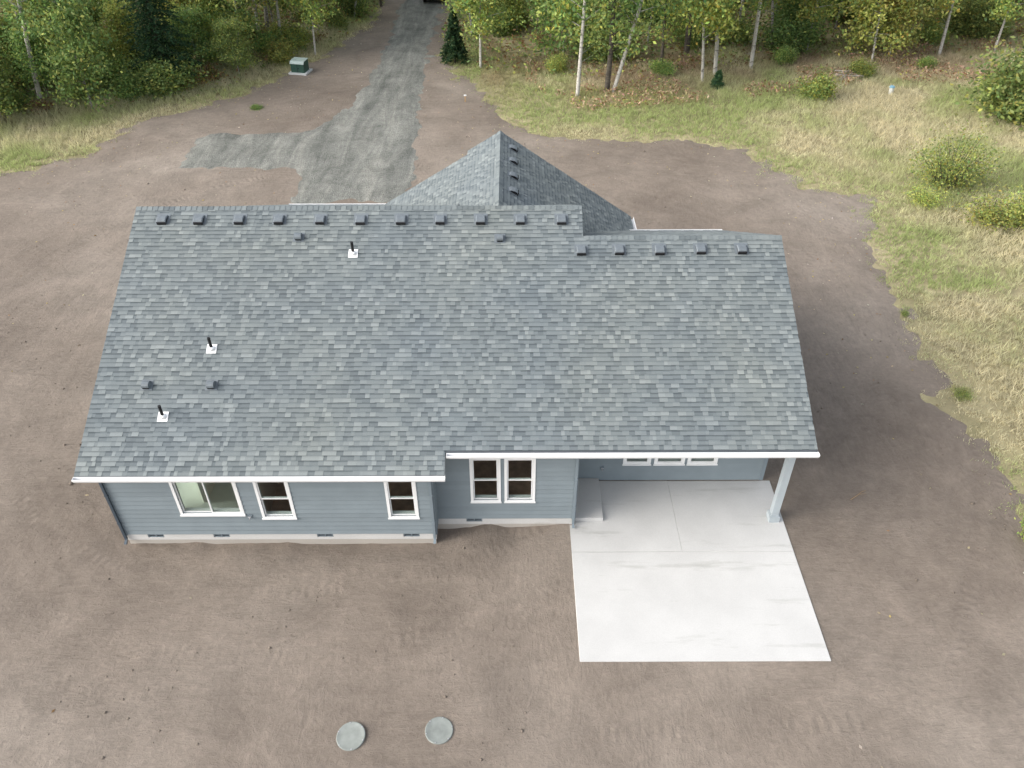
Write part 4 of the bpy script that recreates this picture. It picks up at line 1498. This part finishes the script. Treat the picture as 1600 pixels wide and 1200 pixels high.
# shrubs
def bush(px, py, lib, s, label, name='shrub', group=None, flat=1.0):
    a = atZ(px, py)
    return plant(name, lib, a.x, a.y, label, 'shrub', group, s, parts=('stem', 'foliage'), flat=flat)
bush(1592, 182, SH_G[0], 1.75, 'big rounded bright green bush at the edge of the meadow')
bush(1478, 290, SH_W[0], 1.25, 'large yellow green bush standing alone in the dry meadow')
bush(1440, 318, SH_W[1], .8, 'small yellowish shrub at the foot of the large yellow green bush')
bush(1545, 345, SH_W[1], 1.1, 'low yellow green shrub in dry grass beyond the large meadow bush')
bush(1600, 350, SH_W[1], 1.2, 'leafy shrub farthest out from the dirt in the dry meadow')
bush(1618, 850, SH_Y[1], .62, 'small yellow green seedling bush on the bare dirt near the patio')
bush(1446, 108, SH_G[2], .5, 'small dark green weed clump below the leaning pale tree')
bush(400, 170, SH_G[2], .35, 'small green weed patch on dirt in front of the utility box', flat=.25)
bush(1412, 492, SH_W[1], .22, 'tuft of green weeds at the dirt edge beside the house', flat=.6)
bush(1500, 618, SH_W[1], .34, 'green weedy bush at the dirt edge level with the porch', flat=.45)
bush(1345, 120, SH_Y[1], .8, 'yellow green shrub beside the fallen grey branches')
bush(1275, 155, SH_Y[1], .9, 'yellowish low shrub among the brown weeds')
bush(1225, 100, SH_G[2], .7, 'leafy green clump at the foot of the shaded grey trees')
bush(870, 112, SH_Y[1], .9, 'pale yellow green sapling clump beside the drooping leafy tree')
bush(425, 84, SH_G[2], .9, 'green fern clump at the foot of the three grey trunks')
bush(1033, 118, SH_G[2], .6, 'green shrub at the foot of the slim dark tree')
taken = []
BELT_L = P2([(-160, 232), (0, 205), (75, 186), (200, 166), (330, 150), (392, 118), (460, 92), (520, 60), (570, 20), (520, 0), (440, 40), (380, 70), (300, 105), (150, 115), (-160, 130)])
for (x, y) in scatter(BELT_L, 78, 1.45, [], 0.3):
    u = random.random()
    taken.append((x, y))
    if u < .40 and not (x > -19 and y > 55):
        mm = random.choice(T_LOW)
        plant('low_tree', mm, x, y, f'{LOOK[mm[1].name]} sapling fringing the wood {zone(x, y)}', 'tree', 'saplings fringing the wood', random.uniform(.42, .85), lean=(random.uniform(-.1, .1), random.uniform(-.12, .12)))
        continue
    lib = random.choice(SH_G + SH_Y) if u < .9 else random.choice(SH_B)
    if x > -19 and y > 55: lib = random.choice(SH_G[2:] + SH_Y + SH_B)
    plant('shrub', lib, x, y, f'{LOOK[lib[1].name]} shrub fringing the wood {zone(x, y)}', 'shrub', 'shrubs fringing the wood', random.uniform(.6, 1.15), parts=('stem', 'foliage'))
for poly, side, n in ((WOOD_L, 'left of the driveway', 75), (WOOD_R, 'right of the driveway', 100)):
    for (x, y) in scatter(poly, n, 2.0, taken, 0.8):
        if poly is WOOD_L:
            lib = random.choice(SH_G + SH_G + SH_Y + SH_B)
        else:
            lib = random.choice(SH_Y + SH_Y + SH_G + SH_B)
        plant('shrub', lib, x, y, f'{LOOK[lib[1].name]} undergrowth shrub beneath the trees {zone(x, y)}', 'shrub', 'undergrowth shrubs in the wood', random.uniform(.7, 1.2), parts=('stem', 'foliage'))

# a dry twig on the dirt right of the porch
p = atZ(1340, 776)
e = empty('dry_twig', (p.x, p.y, float(dirt_z(np.array([p.x]), np.array([p.y]))[0]) + .012)); e.rotation_euler = (0, 0, .45)
tag(e, 'thin pale dry twig lying on the bare dirt beside the porch post', 'twig')
m = MB(); limb(m, [Vector((-.32, -.03, 0)), Vector((-.05, 0, .015)), Vector((.2, .06, .01)), Vector((.36, .05, .0))], .012, .005, 6); m.build('stem', 'stake', e, True)
m = MB(); limb(m, [Vector((.05, .02, .01)), Vector((.25, -.06, .02))], .007, .003, 5); m.build('side_shoot', 'stake', e, True)
# fallen branches
p = atZ(1322, 122)
e = empty('fallen_branches', (p.x, p.y, .02)); tag(e, 'heap of bleached grey fallen branches in the brown weeds', 'branches')
for i in range(9):
    a = random.uniform(-.5, .5) + (2.4 if i % 3 == 0 else 0)
    L = random.uniform(.9, 2.0)
    q = Vector((random.uniform(-.5, .5), random.uniform(-.5, .5), .05 + .03 * i))
    d = Vector((math.cos(a), math.sin(a), random.uniform(-.05, .1)))
    m = MB(); m.tube(q - d * L / 2, q + d * L / 2, .06, .03, 7); m.build('branch', 'deadwood', e, True)

# ---------------------------------------------------------------- grass, undergrowth and litter
def blades(x, y, hgt, width, cols, nb):
    n = len(x)
    x, y, hgt, cols = (np.repeat(v, nb, 0) for v in (x, y, hgt, cols))
    m = len(x)
    ox, oy = rng.normal(size=m) * .06, rng.normal(size=m) * .06
    a = rng.uniform(0, 2 * np.pi, m)
    h = hgt * rng.uniform(.5, 1.2, m)
    ln = h * rng.uniform(.2, 1.1, m)
    b = rng.uniform(0, 2 * np.pi, m)
    wx, wy = np.cos(b) * width * .5, np.sin(b) * width * .5
    bx, by = x + ox, y + oy
    z0 = np.zeros(m) - .01
    v = np.stack([np.stack([bx - wx, by - wy, z0], 1), np.stack([bx + wx, by + wy, z0], 1), np.stack([bx + np.cos(a) * ln, by + np.sin(a) * ln, h], 1)], 1).reshape(-1, 3)
    c = np.repeat(cols * rng.uniform(.75, 1.25, (m, 1)), 3, 0)
    return v, c
def in_view(x, y, pad=8):
    return (np.abs(x) < .62 * y + pad)
def sample(n, x0, x1, y0, y1):
    return rng.uniform(x0, x1, n), rng.uniform(y0, y1, n)
# meadow right and behind, dry strip left
def wood_depth(x, y):
    return np.maximum(sdist(x, y, WOOD_L), sdist(x, y, WOOD_R))
X, Y = sample(300000, -48, 48, 10, 80)
d = dirt_sd(X, Y); wd = wood_depth(X, Y); dr = drive_sd(X, Y)
keep = (d < rng.exponential(.38, len(X))) & (rng.random(len(X)) < np.clip(.50 - d * .45, .05, 1)) & (wd < 3) & in_view(X, Y) & (dr < -.1)
keep &= rng.random(len(X)) < np.where(Y < 45, 1.0, .85)
X, Y, d, wd = X[keep], Y[keep], d[keep], wd[keep]
g1 = fbm(X, Y, 6.0, 4); g2 = fbm(X + 50, Y - 20, 2.0, 3)
edge = np.clip(1 + d / np.where(Y > 28, 11.0, 4.0), 0, 1)                       # greener towards the dirt
green = np.clip((g1 - .42) * 3.0 + edge * np.where(Y > 28, .95, .7) + (g2 - .5) * 1.5 - np.where(X < -10, .42, 0), 0, 1)
TANc, GRc, PK = np.array((.80, .74, .50)), np.array((.49, .57, .25)), np.array((.44, .32, .22))
cols = TANc * (1 - green[:, None]) + GRc * green[:, None]
pk = np.clip((wd + 7) / 5, 0, 1) * np.clip((fbm(X, Y, 4, 3) - .38) * 4, 0, 1) * (X > -2)
cols = cols * (1 - .75 * pk[:, None]) + PK * .75 * pk[:, None]
cols *= rng.uniform(.7, 1.25, (len(X), 1))
hg = (.13 + .14 * g2 + .12 * np.clip(-d / 8, 0, 1)) * np.clip(.6 - d * .2, .5, 1)
hg = np.where(X < -10, hg * (1.4 + .9 * np.clip(wd / 2 + 1, 0, 1)), hg)
v, c = blades(X, Y, hg, .026, cols, 6)
tag(link('meadow_grass', np_mesh('meadow_grass', v, 3, 'leaf', c)), 'dry tan and green rough grass of the meadow', 'grass', kind='stuff')
# forest floor growth
X, Y = sample(90000, -60, 60, 48, 97)
wd = wood_depth(X, Y)
keep = (wd > -.8) & in_view(X, Y) & (drive_sd(X, Y) < -.6)
X, Y, wd = X[keep], Y[keep], wd[keep]
n = len(X)
Z = rng.exponential(.18, n) * (0.5 + fbm(X, Y, 3, 2)) + .02
cols = palette(n, [BROWN, GREEN, YGREEN, TAN * .6, DGREEN], (4, 3, 2.5, 2, 2)) * (.6 + .8 * fbm(X, Y, 2.5, 2))[:, None]
v, c = leaves(np.stack([X, Y, Z], 1), .16, cols, .5)
tag(link('forest_undergrowth', np_mesh('forest_undergrowth', v, 4, 'leaf', c)), 'low ferns weeds and leaf litter under the trees', 'undergrowth', kind='stuff')
# brown weed patch in front of the right wood
X, Y = sample(45000, 1, 40, 44, 66)
wd = wood_depth(X, Y); d = dirt_sd(X, Y)
keep = (wd > -6.5) & (wd < 1.5) & (d < -3.5) & (fbm(X, Y, 3.5, 3) > .47) & in_view(X, Y)
X, Y = X[keep], Y[keep]
n = len(X)
Z = rng.uniform(.03, .45, n)
cols = palette(n, [PK * 1.2, BROWN, TAN, YGREEN], (5, 3, 3, 1.3))
v, c = leaves(np.stack([X, Y, Z], 1), .08, cols, .2, 2.6)
tag(link('dry_weeds', np_mesh('dry_weeds', v, 4, 'leaf', c)), 'pinkish brown dry weeds along the right wood edge', 'weeds', kind='stuff')
# fallen leaves and straw on the dirt
X, Y = sample(9000, -40, 18, 6, 70)
d = dirt_sd(X, Y)
hd = sdist(X, Y, HOUSE); pt = sdist(X, Y, [(1.5, 10.9), (8, 10.9), (8, 17.5), (1.5, 17.5)])
pr = np.exp(-np.clip(d, 0, 99) / 3.0) * np.where(Y < 22, .25, .9) + .015 + .10 * (X < -9) * (Y > 22)
keep = (d > 0) & (hd < -.2) & (pt < -.1) & (rng.random(len(X)) < pr) & (drive_sd(X, Y) < .2)
X, Y = X[keep], Y[keep]
n = len(X)
Z = dirt_z(X, Y) + .015
v, c = leaves(np.stack([X, Y, Z], 1), .06, palette(n, [(.55, .48, .30), (.5, .42, .16), (.35, .22, .10), (.6, .56, .46)], (3, 2, 3, 2)), .93)
tag(link('fallen_leaves', np_mesh('fallen_leaves', v, 4, 'leaf', c)), 'pale fallen leaves scattered over the dirt', 'leaf litter', kind='stuff')
# clods of dirt
X, Y = sample(16000, -24, 20, 6, 46)
d = dirt_sd(X, Y)
hd = sdist(X, Y, HOUSE); pt = sdist(X, Y, [(1.5, 10.9), (8, 10.9), (8, 17.5), (1.5, 17.5)])
keep = (d > .2) & (hd < -.25) & (pt < -.12) & (drive_sd(X, Y) < -.2) & (rng.random(len(X)) < np.clip((fbm(X, Y, 3, 3) - .42) * 4, .05, 1))
X, Y = X[keep], Y[keep]
n = len(X)
r = rng.exponential(.009, n) + .008
Z = dirt_z(X, Y)
octa = np.array([(1, 0, 0), (0, 1, 0), (-1, 0, 0), (0, -1, 0), (0, 0, .8), (0, 0, -.6)])
vv = octa[None] * r[:, None, None] * rng.uniform(.6, 1.3, (n, 6, 1)) + np.stack([X, Y, Z + r * .2], 1)[:, None, :]
of = np.array([(0, 1, 4), (1, 2, 4), (2, 3, 4), (3, 0, 4), (1, 0, 5), (2, 1, 5), (3, 2, 5), (0, 3, 5)])
ff = (of[None] + (np.arange(n) * 6)[:, None, None]).reshape(-1, 3)
tag(link('dirt_clods', np_mesh('dirt_clods', vv.reshape(-1, 3), 3, 'dirt', faces=ff)), 'loose clods and stones on the graded dirt', 'clods', kind='stuff')
